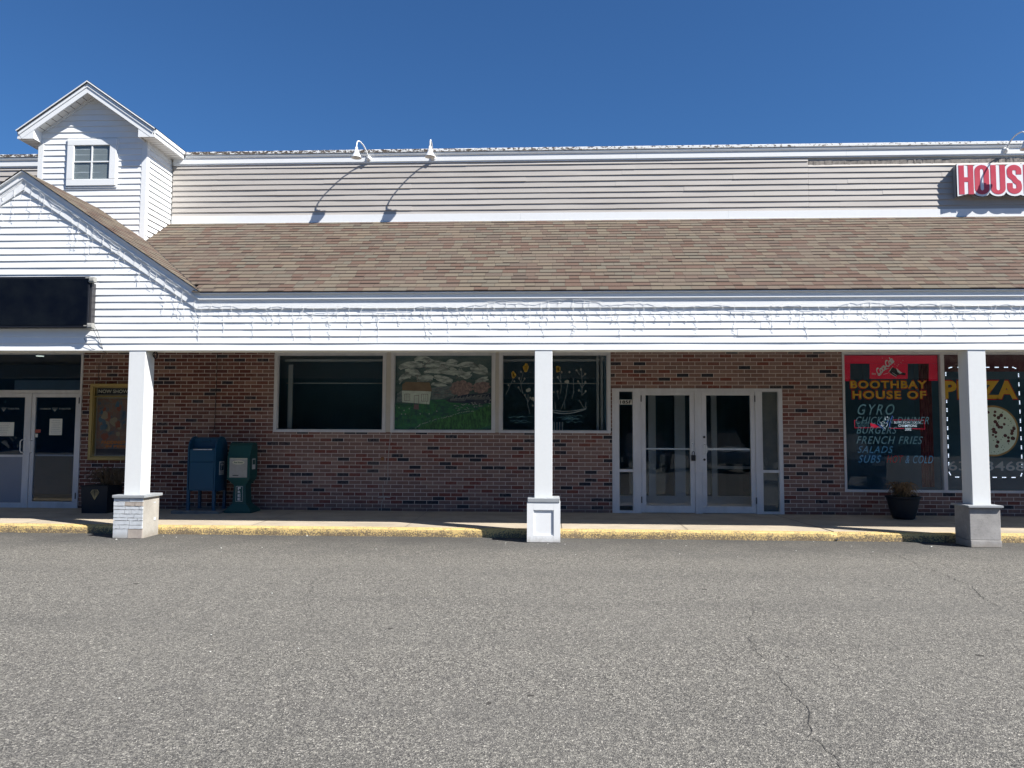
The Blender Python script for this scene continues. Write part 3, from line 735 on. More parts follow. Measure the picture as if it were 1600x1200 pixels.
# left: ledge stone on the front, plaster at the side
pl = MB(); pl.box(-6.130, -5.722, 10.722, 11.16, 0, .566); part(pl, 'pedestal', 'plaster', cL, label='plastered pedestal with ledge stone facing')
jb = MB(); jb.box(-6.128, -5.724, 10.716, 10.7215, 0.002, .564); part(jb, 'dark_joints', 'soil', cL)
rr = random.Random(21); st = MB(); st2 = MB(); z = 0.0
rows = [.13, .055, .06, .04, .055, .06, .05, .06, .055]
for ri, h in enumerate(rows):
    x = -6.145
    while x < -5.722:
        w_ = rr.uniform(.09, .24) if ri else .22
        x1_ = min(x+w_, -5.718); x1_ = -5.718 if -5.718-x1_ < .05 else x1_
        tgt = st2 if (ri == 7 and -6.0 < x < -5.8) or (ri == 0 and x > -5.99) else st
        zz = z+h if z+h < .56 else .565
        d_ = rr.uniform(0, .010)
        n_ = 4; bot = [(x+.0035+(x1_-x-.007)*i/n_, z+.0045+rr.uniform(-.002, .003)) for i in range(n_+1)]; top = [(x+.0035+(x1_-x-.007)*i/n_, zz-.002+rr.uniform(-.003, .002)) for i in range(n_, -1, -1)]
        tgt.prism(bot+top, 10.700-d_+.004, 10.722)
        x = x1_
    z += h
part(st, 'stone_facing', 'stone', cL); part(st2, 'tan_stones', 'stone_tan', cL)
cs = MB(); cs.box(-6.160, -5.688, 10.678, 11.19, .567, .606, .004); part(cs, 'pedestal_cap', 'cap_stone', cL)
nk = MB(); nk.box(-5.7225, -5.716, 11.02, 11.07, .22, .26); nk.box(-5.7225, -5.718, 11.0, 11.06, .47, .485); part(nk, 'chipped_stone', 'stone', cL)
# middle: white panelled box
pm = MB(); x0, x1, yf = -.291, .167, 10.70
pm.box(x0, x1, yf+.02, 11.12, 0.008, .552)
pm.box(x0, -.205, yf, yf+.02, .008, .552); pm.box(.077, x1, yf, yf+.02, .008, .552); pm.box(-.2035, .0755, yf+.0008, yf+.02, .448, .552); pm.box(-.2035, .0755, yf+.0008, yf+.02, .008, .098)
part(pm, 'pedestal', 'white_trim', cM, label='white panelled pedestal')
pm = MB()
for a, b, c, d in ((-.2035, -.1965, .1, .447), (.0685, .0755, .1, .447), (-.1965, .0685, .1, .107), (-.1965, .0685, .44, .447)): pm.box(a, b, yf+.008, yf+.02, c, d)
part(pm, 'panel_moulding', 'white_trim', cM)
cs = MB(); cs.box(-.286, .160, 10.69, 11.13, .553, .609, .006); part(cs, 'pedestal_cap', 'cap_stone', cM)
# right: board-marked concrete
pr = MB(); pr.box(5.652, 6.056, 10.70, 11.08, .098, .532, .006); pr.box(5.655, 6.060, 10.695, 11.085, 0, .095, .006); part(pr, 'pedestal', 'pier_concrete', cR, label='plain grey concrete pedestal')
cs = MB(); cs.box(5.622, 6.080, 10.66, 11.12, .532, .560, .003); part(cs, 'pedestal_cap', 'cap_stone', cR)

# dormer
DX0, DX1, DXc, DY = -8.80, -6.90, -7.854, 12.63
PK, DE, HW, DSL = 7.467, 6.62, 1.212, .70
dm = MB()
def dext(z):
    if z < 6.52: return (DX0, DX1)
    h = min(.95, (PK-.10-z)/DSL); return (DXc-h, DXc+h)
siding(dm, (0, -1, 0), (1, 0, 0), (0, DY, 0), 4.23, 7.34, dext, seams=0)
siding(dm, (1, 0, 0), (0, 1, 0), (DX1, 0, 0), 4.25, 6.52, lambda z: (DY, WY+.05), seams=0, dep=.023)
siding(dm, (-1, 0, 0), (0, 1, 0), (DX0, 0, 0), 4.25, 6.52, lambda z: (DY, WY+.05), seams=0, dep=.023)
D = part(dm, 'dormer', 'white_siding')
db = MB(); db.box(DX0+.013, DX1-.013, DY+.013, 15.4, 3.9, 6.50); db.prism([(DXc-.93, 6.501), (DXc+.93, 6.501), (DXc, PK-.14)], DY+.013, 15.4); part(db, 'dormer_core', 'soffit', D)
dc = MB()
for x0, x1 in ((DX0-.016, DX0+.075), (DX1-.075, DX1+.016)): dc.box(x0, x1, DY-.017, DY, 3.9, 6.50)
for x0, x1 in ((DX0-.016, DX0+.0), (DX1, DX1+.016)): dc.box(x0, x1, DY+.0005, DY+.075, 3.9, 6.50); dc.box(x0, x1, WY-.012-.03, WY-.031, 5.2, 6.49)
part(dc, 'corner_boards', 'white_trim', D)
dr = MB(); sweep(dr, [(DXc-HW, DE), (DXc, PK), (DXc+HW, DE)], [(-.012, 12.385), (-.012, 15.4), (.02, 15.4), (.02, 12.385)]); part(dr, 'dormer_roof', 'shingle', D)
dk = MB(); F = 12.405
sweep(dk, [(DXc-HW, DE), (DXc, PK), (DXc+HW, DE)], [(-.004, F-.03), (.010, F-.032), (.014, F-.03), (.014, F), (.062, F), (.062, F-.012), (.080, F-.012), (.082, F), (.16, F), (.16, F+.02), (-.004, F+.02)])
part(dk, 'rake_boards', 'white_trim', D)
dp = MB()
for s_ in (1, -1):
    a = DXc+s_*HW; b = DXc+s_*(HW-.30)
    dp.prism([(a-s_*.012, DE-.135), (b, DE-.135), (b, DE+.07), (a-s_*.17, DE-.045), (a-s_*.012, DE-.10)][::s_], F+.003, F+.022)
    x0, x1 = sorted((a-s_*.014, a-s_*.034)); dp.box(x0, x1, F+.0225, 15.4, DE-.135, DE-.02)
    x0, x1 = sorted((a+s_*.004, a-s_*.0135)); dp.box(x0, x1, F+.0225, 15.4, DE-.06, DE+.0)
    x0, x1 = sorted((b, b+s_*.02)); dp.box(x0, x1, F+.0225, DY, DE-.135, DE+.05)
part(dp, 'eave_returns', 'white_trim', D)
ds = MB()
for s_ in (1, -1):
    x0, x1 = sorted((DXc+s_*(HW-.035), DXc+s_*.962)); ds.box(x0, x1, F+.0225, 15.4, DE-.13, DE-.118)
part(ds, 'eave_soffit', 'soffit_y', D)
ds = MB(); sweep(ds, [(DXc-HW+.12, DE+.084), (DXc, PK), (DXc+HW-.12, DE+.084)], [(.125, F+.021), (.125, DY-.018), (.135, DY-.018), (.135, F+.021)]); part(ds, 'rake_soffit', 'soffit_x', D)
ds = MB(); sweep(ds, [(DXc-HW+.30, DE+.21), (DXc, PK), (DXc+HW-.30, DE+.21)], [(.137, DY-.035), (.137, DY-.012), (.165, DY-.012), (.165, DY-.035)]); part(ds, 'soffit_moulding', 'white_trim', D)
dw = MB(); X0, X1, Z0, Z1 = -8.285, -7.415, 5.715, 6.525
for a, b, c, d in ((X0, X1, Z0, Z0+.115), (X0, X1, Z1-.10, Z1), (X0, X0+.12, Z0+.1155, Z1-.1005), (X1-.12, X1, Z0+.1155, Z1-.1005)): dw.box(a, b, DY-.045, DY+.013, c, d, .006)
for a, b, c, d in ((X0-.02, X1+.02, Z1+.0005, Z1+.02), (X0-.02, X0-.0005, Z0-.01, Z1), (X1+.0005, X1+.02, Z0-.01, Z1), (X0-.02, X1+.02, Z0-.03, Z0-.0105)): dw.box(a, b, DY-.03, DY+.01, c, d)
DW = part(dw, 'dormer_window', 'white_trim', D)
mu = MB(); mu.box(-7.861, -7.837, DY-.034, DY-.0225, Z0+.116, Z1-.101); mu.box(X0+.121, -7.8615, DY-.033, DY-.0225, 6.128, 6.150); mu.box(-7.8365, X1-.121, DY-.033, DY-.0225, 6.128, 6.150); part(mu, 'window_muntins', 'white_trim', D)
pn = MB(); pn.box(X0+.121, X1-.121, DY-.022, DY-.019, Z0+.116, Z1-.101); part(pn, 'window_pane', 'glass', D)
pn = MB(); pn.box(X0+.121, X1-.121, DY-.0165, DY+.012, Z0+.116, Z1-.101); part(pn, 'pane_backing', paint('pane_backing_grey', (0.22, 0.24, 0.24), .8, .2), D)  # opaque sheet added behind the glass, its grey painted for reflected sky

# ---------------------------------------------------------------- windows and doors of the shop fronts
def frame_ring(mb, x0, x1, z0, z1, w, y0, y1, wt=None, wb=None):
    wt = wt or w; wb = wb or w
    mb.box(x0, x1, y0, y1, z1-wt, z1, .002); mb.box(x0, x1, y0, y1, z0, z0+wb, .002)
    mb.box(x0, x0+w, y0, y1, z0+wb+.0005, z1-wt-.0005, .002); mb.box(x1-w, x1, y0, y1, z0+wb+.0005, z1-wt-.0005, .002)
def pane(x0, x1, z0, z1, parent, mat='glass', y=WY+.028, name='pane'):
    p = MB(); p.box(x0, x1, y, y+.006, z0, z1); return part(p, name, mat, parent)
# group of three
wins = []
for x0, x1, lab in ((-4.888, -2.870, 'empty dark window at the left of three'), (-2.79, -.930, 'window painted with a cottage and meadow'), (-.868, 1.089, 'window painted with tall flowers and a boat')):
    f = MB(); frame_ring(f, x0, x1, 1.512, 2.936, .058, WY-.018, WY+.07, .045, .040)
    frame_ring(f, x0+.0585, x1-.0585, 1.553, 2.8905, .012, WY+.0, WY+.06)
    wd = part(f, 'window', 'alu', label=lab); pane(x0+.071, x1-.071, 1.5655, 2.878, wd); wins.append(wd)
mp = MB()
for a, b in ((-2.8695, -2.7905), (-.9295, -.8685)):
    mp.box(a, b, WY-.008, WY+.07, 1.520, 2.930)
    for z in (1.62, 2.2, 2.8): mp.lathe([(.006, 0), (.005, .003)], ((a+b)/2, WY-.009, z), 8, Matrix.Rotation(pi/2, 4, 'X'))
part(mp, 'window_mullions', 'aged_trim')
# inside the first and third windows: returns and a curtain rail
ii = MB()
ii.box(-4.74, -4.66, 13.80, 13.83, 1.4, 2.74); ii.box(-4.8, .95, 13.86, 13.875, 2.40, 2.415); ii.box(.86, .90, 13.72, 13.78, 1.4, 2.99); ii.box(.93, .97, 13.72, 13.78, 1.4, 2.99)
ii.box(-4.80, 1.0, 13.76, 13.80, 2.80, 2.835)
part(ii, 'window_inner_frames', paint('inner_reveal', (0.24, 0.27, 0.29), .6, .3))
tb_ = MB(); tb_.box(-1.3, 1.0, 14.2, 14.9, .9, .93)
for k_ in range(7): tb_.box(-.05+k_*.05, -.03+k_*.05, 14.2, 14.22, 1.35, 1.72)
for k_ in (-1.2, .9): tb_.box(k_, k_+.05, 14.25, 14.3, .13, .9); 
part(tb_, 'shop_counter', 'interior_light')

# murals on the glass (their own painted layers just behind the pane)
def mural(px, py): return (-2.719+(px-60)/1400*1.718, 2.878-(py-45)/1085*1.312)
def flat(pts, y, name, mat, parent, f=mural, t=.0015):
    m_ = MB(); m_.prism([f(*p) for p in pts], y, y+t); return part(m_, name, mat, parent)
W2 = wins[1]; Y0 = WY+.036
flat([(60, 45), (60, 1130), (1460, 1130), (1460, 45)][::-1], Y0+.012, 'painted_background', 'mural_dark', W2)
rr = random.Random(8); cl = MB()
def blob_line(mb, pts, w, y, f):
    P = [];
    for i, (a, b) in enumerate(pts):
        P.append(f(a, b))
    n_ = len(P); ws = [w*(.35+.65*sin(pi*(i+.5)/n_)) for i in range(n_)]
    mb.stroke(P, ws, y, .00008)
def bez(p0, p1, p2, n=9): return [((1-t)**2*p0[0]+2*t*(1-t)*p1[0]+t*t*p2[0], (1-t)**2*p0[1]+2*t*(1-t)*p1[1]+t*t*p2[1]) for t in [i/n for i in range(n+1)]]
clouds = [((130, 235), (250, 170), (460, 200), .10), ((190, 290), (330, 260), (410, 340), .10), ((120, 440), (180, 340), (280, 350), .08), ((350, 110), (450, 60), (640, 170), .09), ((480, 180), (640, 160), (830, 190), .09),
          ((500, 290), (700, 250), (930, 320), .11), ((640, 360), (760, 380), (880, 430), .08), ((600, 450), (700, 430), (800, 480), .09), ((780, 180), (860, 120), (960, 170), .10), ((980, 190), (1050, 150), (1190, 160), .09),
          ((1000, 260), (1050, 390), (1160, 300), .10), ((1180, 200), (1220, 260), (1390, 290), .11), ((1230, 420), (1300, 380), (1400, 370), .07), ((400, 390), (500, 350), (600, 390), .09), ((860, 260), (930, 250), (990, 330), .07), ((1280, 170), (1350, 220), (1390, 240), .05)]
strokes = []
for a, b, c, w_ in clouds:
    for q_ in range(6):
        dy = rr.uniform(-34, 34); dx = rr.uniform(-30, 30); bend = rr.uniform(-25, 25); strokes.append(((a[0]+dx, a[1]+dy), (b[0]+dx, b[1]+dy+bend), (c[0]+dx*.6, c[1]+dy), w_*rr.uniform(.35, .75)))
for i, (a, b, c, w_) in enumerate(strokes): blob_line(cl, bez(a, b, c), w_, Y0+.0108-i*.00001, mural)
part(cl, 'painted_clouds', 'mural_cloud', W2)
flat([(590, 690), (585, 520), (720, 500), (880, 480), (1000, 600), (900, 640), (700, 690)][::-1], Y0+.0085, 'painted_water', 'mural_water', W2)
pk = MB(); cx, cy = 1020, 520
pts = []
for i in range(40):
    q = 2*pi*i/40; rx = 165+rr.uniform(-28, 22); ry = 105+rr.uniform(-22, 20)
    pts.append(mural(cx+rx*cos(q), cy+ry*sin(q)))
pk.prism(pts, Y0+.0075, Y0+.0082)
pts = []
for i in range(30):
    q = 2*pi*i/30; rx = 125+rr.uniform(-28, 22); ry = 90+rr.uniform(-22, 20); pts.append(mural(1310+rx*cos(q), 510+ry*sin(q)))
pk.prism(pts, Y0+.0077, Y0+.0084); part(pk, 'painted_blossom', 'mural_pink', W2)
flat([(60, 740), (300, 760), (560, 700), (700, 690), (860, 700), (1460, 690), (1460, 1130), (60, 1130)][::-1], Y0+.0065, 'painted_field', 'mural_field', W2)
flat([(860, 930), (1130, 890), (1460, 760), (1460, 1060), (1200, 1130), (350, 1130), (520, 1050)][::-1], Y0+.0055, 'painted_meadow', 'mural_grass', W2)
gt = MB()
for i in range(150):
    a = rr.uniform(90, 1430); b = rr.uniform(930, 1110) if rr.random() < .6 else rr.uniform(760, 1000)
    if b < 930 and a > 760 and a < 1250: continue
    gt.stroke([mural(a, b), mural(a+rr.uniform(-12, 12), b-rr.uniform(40, 95))], [.010, .004], Y0+.0048-i*.00001, .0004)
struct(part(gt, 'painted_grass', 'mural_grass', W2), 'stuff')
flat([(160, 560), (165, 730), (560, 760), (585, 570)][::-1], Y0+.0038, 'painted_cottage', 'mural_wall', W2)
flat([(90, 600), (160, 560), (160, 730), (90, 720)][::-1], Y0+.0040, 'cottage_side', 'mural_water', W2)
flat([(160, 470), (215, 430), (560, 440), (600, 580), (590, 572), (165, 555)][::-1], Y0+.0030, 'cottage_roof', 'mural_roof', W2)
dl = MB()
for a, b in (((200, 610), (275, 708)), ((445, 612), (538, 715)), ((340, 632), (405, 765))):
    q = [(a[0], a[1]), (b[0], a[1]), (b[0], b[1]), (a[0], b[1]), (a[0], a[1])]; dl.stroke([mural(*p) for p in q], .007, Y0+.0022, .0005)
    for t in (.33, .66) if a[0] != 340 else (): dl.stroke([mural(a[0]+(b[0]-a[0])*t, a[1]), mural(a[0]+(b[0]-a[0])*t, b[1])], .004, Y0+.0022, .0005)
for cx, cy, s_ in ((240, 0, 0),): pass
for p, q in (((480, 200), (350, 260)), ((480, 200), (560, 110)), ((480, 200), (430, 130)), ((480, 200), (540, 290)), ((740, 170), (690, 230)), ((740, 170), (830, 270)), ((1180, 150), (1260, 200)), ((1260, 200), (1290, 240)), ((380, 330), (385, 400)), ((350, 420), (385, 380)), ((385, 380), (430, 425)), ((980, 340), (950, 390))):
    dl.stroke([mural(*p), mural(*q)], .006, Y0+.0022, .0005)
for i in range(26):
    a = 640+rr.uniform(-40, 220); b = 520+rr.uniform(0, 150); dl.stroke([mural(a, b), mural(a+35, b-8), mural(a+70, b)], .004, Y0+.0024, .0004)
part(dl, 'painted_outlines', 'plum', W2)
fl_ = MB()
fl_.prism([mural(*p) for p in [(340, 768), (405, 768), (410, 840), (330, 830)][::-1]], Y0+.0030, Y0+.0034); part(fl_, 'painted_path', 'plum', W2)
dk_ = MB(); dk_.prism([mural(*p) for p in [(800, 700), (900, 650), (1090, 615), (1250, 600), (1450, 590), (1450, 735), (1240, 770), (1100, 740), (860, 735)][::-1]], Y0+.0042, Y0+.0046); part(dk_, 'painted_hedge', 'poster_navy', W2)
wl = MB(); P = [(360, 1110), (420, 1060), (520, 1030), (650, 980), (780, 955), (870, 930), (980, 890), (1100, 870), (1200, 860)]
for (a, b), (c, d) in zip(P, P[1:]):
    for t in (0, .3, .6, .85): 
        x_, y_ = a+(c-a)*t+rr.uniform(-6, 6), b+(d-b)*t+rr.uniform(-5, 5); wl.stroke([mural(x_, y_), mural(x_+rr.uniform(16, 28), y_-rr.uniform(4, 12))], .009, Y0+.0018, .0004)
for i in range(44):
    a = rr.uniform(900, 1440); b = 830-(a-900)*.16+rr.uniform(-55, 35); wl.stroke([mural(a, b), mural(a+rr.uniform(12, 30), b+rr.uniform(-8, 8))], .008, Y0+.0018, .0004)
for i in range(34):
    a = 870+i*17; h = 40+14*(i % 3); b = 712-(0 if a < 1090 else 22); wl.stroke([mural(a, b), mural(a+5, b-h)], .006, Y0+.0016, .0004)
wl.stroke([mural(860, 690), mural(1090, 665), mural(1440, 600)], .004, Y0+.0014, .0004)
for a, b in ((120, 810), (195, 850), (270, 825), (160, 905), (215, 905), (430, 900), (670, 860), (560, 900)): wl.lathe([(.011, 0), (.009, .0006)], (mural(a, b)[0], Y0+.001, mural(a, b)[1]), 7, Matrix.Rotation(pi/2, 4, 'X'))
struct(part(wl, 'painted_stone_wall', 'off_white', W2), 'stuff')
bd = MB(); bd.box(-2.72, -1.0, Y0+.015, Y0+.03, 1.566, 2.878); part(bd, 'backing_board', 'mural_dark', W2)
# flower window, zoom coordinates of its own
def m3(px, py): return (-.797+(px-45)/1460*1.815, 2.878-(py-45)/1050*1.312)
W3 = wins[2]; st3 = MB(); fl3 = MB(); ye3 = MB()
def ln(mb, pts, w_=.008): mb.stroke([m3(*p) for p in pts], w_, Y0+.002, .0005)
def dab(mb, a, b, r_=22, sq=1.3):
    P = [];
    for i in range(9): q = 2*pi*i/9; k_ = r_*(1+rr.uniform(-.25, .25)); P.append(m3(a+k_*cos(q), b+k_*sq*sin(q)))
    mb.prism(P, Y0+.0012, Y0+.0018)
for pts in ([(85, 600), (125, 510), (185, 380)], [(325, 580), (300, 470), (300, 400), (330, 280)], [(300, 560), (265, 500)], [(300, 430), (270, 370)], [(305, 450), (350, 375)], [(430, 870), (395, 740), (400, 590)], [(395, 690), (350, 600)], [(400, 700), (430, 640)],
            [(855, 590), (870, 480), (850, 270)], [(870, 440), (820, 350)], [(830, 660), (815, 560)], [(870, 800), (930, 640), (960, 430)], [(1020, 655), (1045, 560), (1040, 370)], [(1160, 610), (1165, 420), (1150, 220)], [(1165, 350), (1210, 300)], [(1165, 500), (1215, 420)], [(1160, 500), (1110, 400)], [(1165, 600), (1225, 545)], [(1150, 560), (1120, 530)], [(1130, 320), (1085, 250)],
            [(1120, 670), (1180, 775)], [(1210, 770), (1218, 700)], [(790, 800), (780, 700)], [(920, 800), (915, 700)], [(880, 300), (870, 290)]): ln(st3, pts, .007)
ln(st3, bez((750, 815), (950, 860), (1215, 790), 12), .010); ln(st3, bez((750, 840), (950, 900), (1215, 800), 12), .014); ln(st3, [(1175, 775), (1230, 768), (1215, 800)], .008)
part(st3, 'painted_stems', 'grey_letter', W3)
for a, b in ((120, 465), (205, 410), (300, 275), (270, 370), (350, 372), (265, 495), (355, 605), (430, 640), (470, 755), (820, 350), (875, 280), (815, 555), (765, 560), (1085, 252), (1148, 240), (1208, 305), (1210, 425), (1105, 410), (1120, 535), (1215, 548), (985, 280)): dab(fl3, a, b, 12)
for a, b in ((405, 535), (475, 660), (950, 415)): dab(fl3, a, b, 34, .8)
part(fl3, 'painted_buds', 'off_white', W3)
for a, b in ((185, 300), (190, 340), (205, 320), (370, 190), (365, 250), (385, 220), (350, 215), (820, 215), (835, 235), (820, 250)): dab(ye3, a, b, 24, 1.4)
part(ye3, 'painted_yellow_flowers', 'yellow_letter', W3)
wv = MB()
for k_ in range(9):
    bx = rr.uniform(100, 250) if k_ < 4 else rr.uniform(760, 1000); by = rr.uniform(890, 990); ln(wv, [(bx+i*30, by+8*sin(i*1.7)) for i in range(9)], .004)
part(wv, 'painted_waves', 'blue_letter', W3)

# entrance: double door with side lights
e = MB(); EY0, EY1 = WY-.02, WY+.09; ZB = .140
e.box(1.112, 4.038, EY0, EY1, 2.252, 2.298, .002)
for a, b in ((1.112, 1.165), (1.470, 1.612), (2.535, 2.657), (3.572, 3.693), (3.968, 4.038)): e.box(a, b, EY0, EY1, ZB, 2.2515, .002)
e.box(1.1655, 1.235, EY0+.003, EY1, ZB, 2.2515)
for a, b in ((1.2355, 1.4695), (3.6935, 3.9675)):
    for c, d in ((ZB, .182), (.845, .893), (2.241, 2.2515)): e.box(a, b, EY0+.006, EY1-.01, c, d, .002)
E_ = part(e, 'entrance_frame', 'alu', label='aluminium frame of the glazed double entrance')
for a, b, m_ in ((1.236, 1.469, 'glass'), (3.694, 3.967, 'glass')):
    for c, d in ((.1825, .8445), (.8935, 2.2405)): pane(a, b, c, d, E_, m_, WY+.035)
bl = MB(); bl.box(3.694, 3.967, WY+.06, WY+.075, .183, 2.24); part(bl, 'side_light_blind', paint('grey_blind', (0.10, 0.105, 0.10), .8, .3), E_)
def door(x0, x1, z0, z1, rail_b, side, mat='alu', glass='glass', st=.078, top=.072, bar=1.247, hinge_at=None):
    d_ = MB(); frame_ring(d_, x0, x1, z0, z1, st, WY-.008, WY+.036, top, rail_b)
    dd = part(d_, 'door', mat); pane(x0+st, x1-st, z0+rail_b, z1-top, dd, glass, WY+.012)
    if bar:
        b_ = MB(); b_.box(x0+st*.6, x1-st*.6, WY+.05, WY+.075, bar-.014, bar+.014, .004); part(b_, 'push_bar', 'alu_bright', dd)
    h_ = MB(); hx = x0 if hinge_at == 'l' else x1
    for zc in (z0+.22, z1-.13): h_.tube([(hx, WY-.024, zc-.055), (hx, WY-.024, zc+.055)], .009, 8)
    if hinge_at: part(h_, 'hinge', 'dark_metal', dd)
    return dd
dL = door(1.6145, 2.5325, .150, 2.250, .118, 'r', hinge_at='l'); dR = door(2.6595, 3.5695, .150, 2.250, .118, 'l', hinge_at='r')
dL['label'] = 'left leaf of the glazed double door'; dR['label'] = 'right leaf of the glazed double door'
def pull(x, z0, z1, parent, y=WY-.008, out=.055, dx=.03):
    p = MB(); p.tube([(x, y, z0), (x+dx*.5, y-out, z0+.01), (x+dx, y-out, z0+.04), (x+dx, y-out, z1-.04), (x+dx*.5, y-out, z1-.01), (x, y, z1)], .009, 8)
    p.box(x-.016, x+.016, y-.004, y, z0-.03, z1+.03); return part(p, 'handle', 'alu_bright', parent)
pull(2.700, 1.16, 1.33, dR)
lk = MB()
for z in (1.455, 1.065): lk.lathe([(.022, 0), (.018, .012), (.010, .013)], (2.697, WY-.009, z), 14, Matrix.Rotation(pi/2, 4, 'X'))
part(lk, 'lock_cylinder', 'dark_metal', dR)
pull(2.492, 1.20, 1.34, dL, dx=.0)
# inner lobby doors
lo = MB(); LY = 14.9
for a, b in ((1.12, 1.30), (1.92, 2.06), (2.42, 2.62), (3.12, 3.22), (4.4, 4.6)): lo.box(a, b, LY, LY+.08, .13, 2.75)
lo.box(1.12, 4.6, LY, LY+.08, 2.751, 2.99); lo.box(1.3005, 4.3995, LY+.004, LY+.07, .13, .33)
for a, b in ((2.0605, 2.4195), (2.6205, 3.1195), (1.3005, 1.9195)): lo.box(a, b, LY+.006, LY+.07, 2.42, 2.50)
lo.box(3.2205, 4.3995, LY+.006, LY+.07, .85, .90)
LO = part(lo, 'inner_lobby_door', 'interior_light')
pane(1.3, 4.4, .33, 2.42, LO, 'glass', LY+.04)

# theatre entrance at the left
t = MB(); TX = XL
t.box(TX, -8.408, EY0, EY1, 2.905, 2.93); t.box(TX, -8.408, EY0, EY1, 2.198, 2.252, .002)
for a, b in ((-8.445, -8.408),): t.box(a, b, EY0, EY1, .13, 2.1975, .002); t.box(a, b, EY0, EY1, 2.2525, 2.9045, .002)
for a, b in ((-9.372, -9.336), (-10.85, -10.78), (-12.2, -12.1)): t.box(a, b, EY0, EY1, .13, 2.1975, .002)
T = part(t, 'theatre_frame', 'alu', label='aluminium frame of the theatre entrance')
pane(TX, -8.446, 2.2525, 2.9045, T, 'glass_dark', WY+.035)
d1 = door(-9.333, -8.448, .137, 2.195, .115, 'l', 'alu', 'glass_dark', .070, .072, 1.075, 'r'); d1['label'] = 'glazed theatre door beside the poster'
pull(-9.298, 1.12, 1.34, d1, dx=-.0)
d2m = MB(); frame_ring(d2m, -10.777, -9.375, .137, 2.195, .090, WY-.008, WY+.036, .072, .09); d2m.box(-10.686, -9.466, WY-.004, WY+.03, 1.045, 1.085)
d2 = part(d2m, 'door', 'alu', label='theatre door with a solid lower panel'); pane(-10.687, -9.465, 1.0855, 2.1225, d2, 'glass_dark', WY+.012)
p_ = MB(); p_.box(-10.687, -9.465, WY+.004, WY+.02, .2275, 1.0445); part(p_, 'lower_panel', 'painted_blue_panel', d2)
pull(-9.440, 1.12, 1.36, d2, dx=-.04)
for x in (-13, -11.5): pane(x-.6, x+.6, .2, 2.19, T, 'glass_dark', WY+.02)
def lettering(parent, items, mat, name='lettering', **kw):
    for body, a, b, c, d, y in items: m_ = MB(); add_text(m_, body, a, b, c, d, y, **kw); part(m_, name, mat, parent)
lettering(d1, [('HARBOR', -9.19, -8.99, 1.90, 1.93, WY+.0105), ('THEATER', -8.84, -8.62, 1.90, 1.93, WY+.0105)], 'grey_letter')
lettering(d2, [('HARBOR', -10.42, -10.08, 1.90, 1.93, WY+.0105), ('THEATER', -9.80, -9.58, 1.90, 1.93, WY+.0105)], 'grey_letter')
for d_, xc in ((d1, -8.915), (d2, -9.87)):
    fz = MB()
    for q in (-1, -.5, 0, .5, 1): fz.stroke([(xc, 1.865), (xc+q*.05, 1.945-abs(q)*.01)], .005, WY+.0103, .0005)
    part(fz, 'fan_emblem', 'grey_letter', d_)
cl_ = MB(); cl_.lathe([(.07, 0), (.07, .01)], (-9.98, 14.6, 2.98), 16); part(cl_, 'recessed_ceiling_lamp', 'ceiling_lamp')
ln_ = MB(); ln_.box(-10.9, -8.42, 15.2, 15.25, 2.30, 2.55); part(ln_, 'lobby_bulkhead', 'interior_light')

# restaurant windows at the right
f = MB()
f.box(5.068, XR, WY-.018, WY+.07, 2.890, 2.936, .002); f.box(5.068, XR, WY-.018, WY+.07, .528, .568, .002)
for a, b in ((5.068, 5.106), (6.722, 6.785), (8.42, 8.48), (10.1, 10.16)): f.box(a, b, WY-.018, WY+.07, .5685, 2.8895, .002)
R = part(f, 'window', 'alu', label='large restaurant window in two panes')
pane(5.107, 6.721, .569, 2.889, R); pane(6.786, 8.419, .569, 2.889, R); pane(8.481, 10.099, .569, 2.889, R); pane(10.161, XR, .569, 2.889, R)
def pz(px, py):
    l = 1318.5+.021*(py-554); r_ = 1467+.041*(py-554); return (5.106+(px-l)/(r_-l)*1.615, 2.889-(py-554)/211*2.32)
def p2(px, py): return (6.785+(px-1474-.04*(py-554))*.01092, 2.889-(py-554)/211*2.32)
LYR = WY+.0355
def fit(mb, body, x0, y0_, x1, y1_, f=pz, y=LYR, shear=0.0, bold=0.0, space=1.0, grow=0.0):
    a, zt = f(x0, y0_); b, _ = f(x1, y0_); _, zb = f(x0, y1_); 
    add_text(mb, body, a-grow, b+grow, zb-grow, zt+grow, y, shear=shear, bold=bold, space=space)
for body, q in (('BOOTHBAY', (1330, 595, 1449, 607)), ('HOUSE OF', (1333, 611, 1448, 623.3))):
    a = MB(); fit(a, body, *q, bold=.05, space=1.15, grow=.016, y=LYR+.002); part(a, 'lettering_outline', 'red_letter', R)
    a = MB(); fit(a, body, *q, bold=.03, space=1.15); part(a, 'lettering', 'yellow_letter', R)
a = MB(); fit(a, 'PIZZA', 1476, 595, 1588, 623, p2, bold=.05, space=1.05, grow=.02, y=LYR+.002); part(a, 'lettering_outline', 'red_letter', R)
a = MB(); fit(a, 'PIZZA', 1476, 595, 1588, 623, p2, bold=.04, space=1.05); part(a, 'lettering', 'yellow_letter', R)
a = MB(); fit(a, '633-3468', 1484, 720, 1601, 734.6, p2, bold=.012); part(a, 'lettering', 'grey_letter', R)
a = MB(); fit(a, 'GYRO', 1341, 632, 1399, 648.5, shear=.35, space=1.3)
part(a, 'lettering', 'blue_letter', R)
a = MB()
for body, q in (('CHICKEN DINNER', (1338, 651.5, 1453, 663)), ('BURGERS', (1339, 667, 1403, 678)), ('FRENCH FRIES', (1339, 682, 1443.5, 694))): fit(a, body, *q, shear=.35, space=1.15)
part(a, 'lettering', 'blue_letter', R)
a = MB()
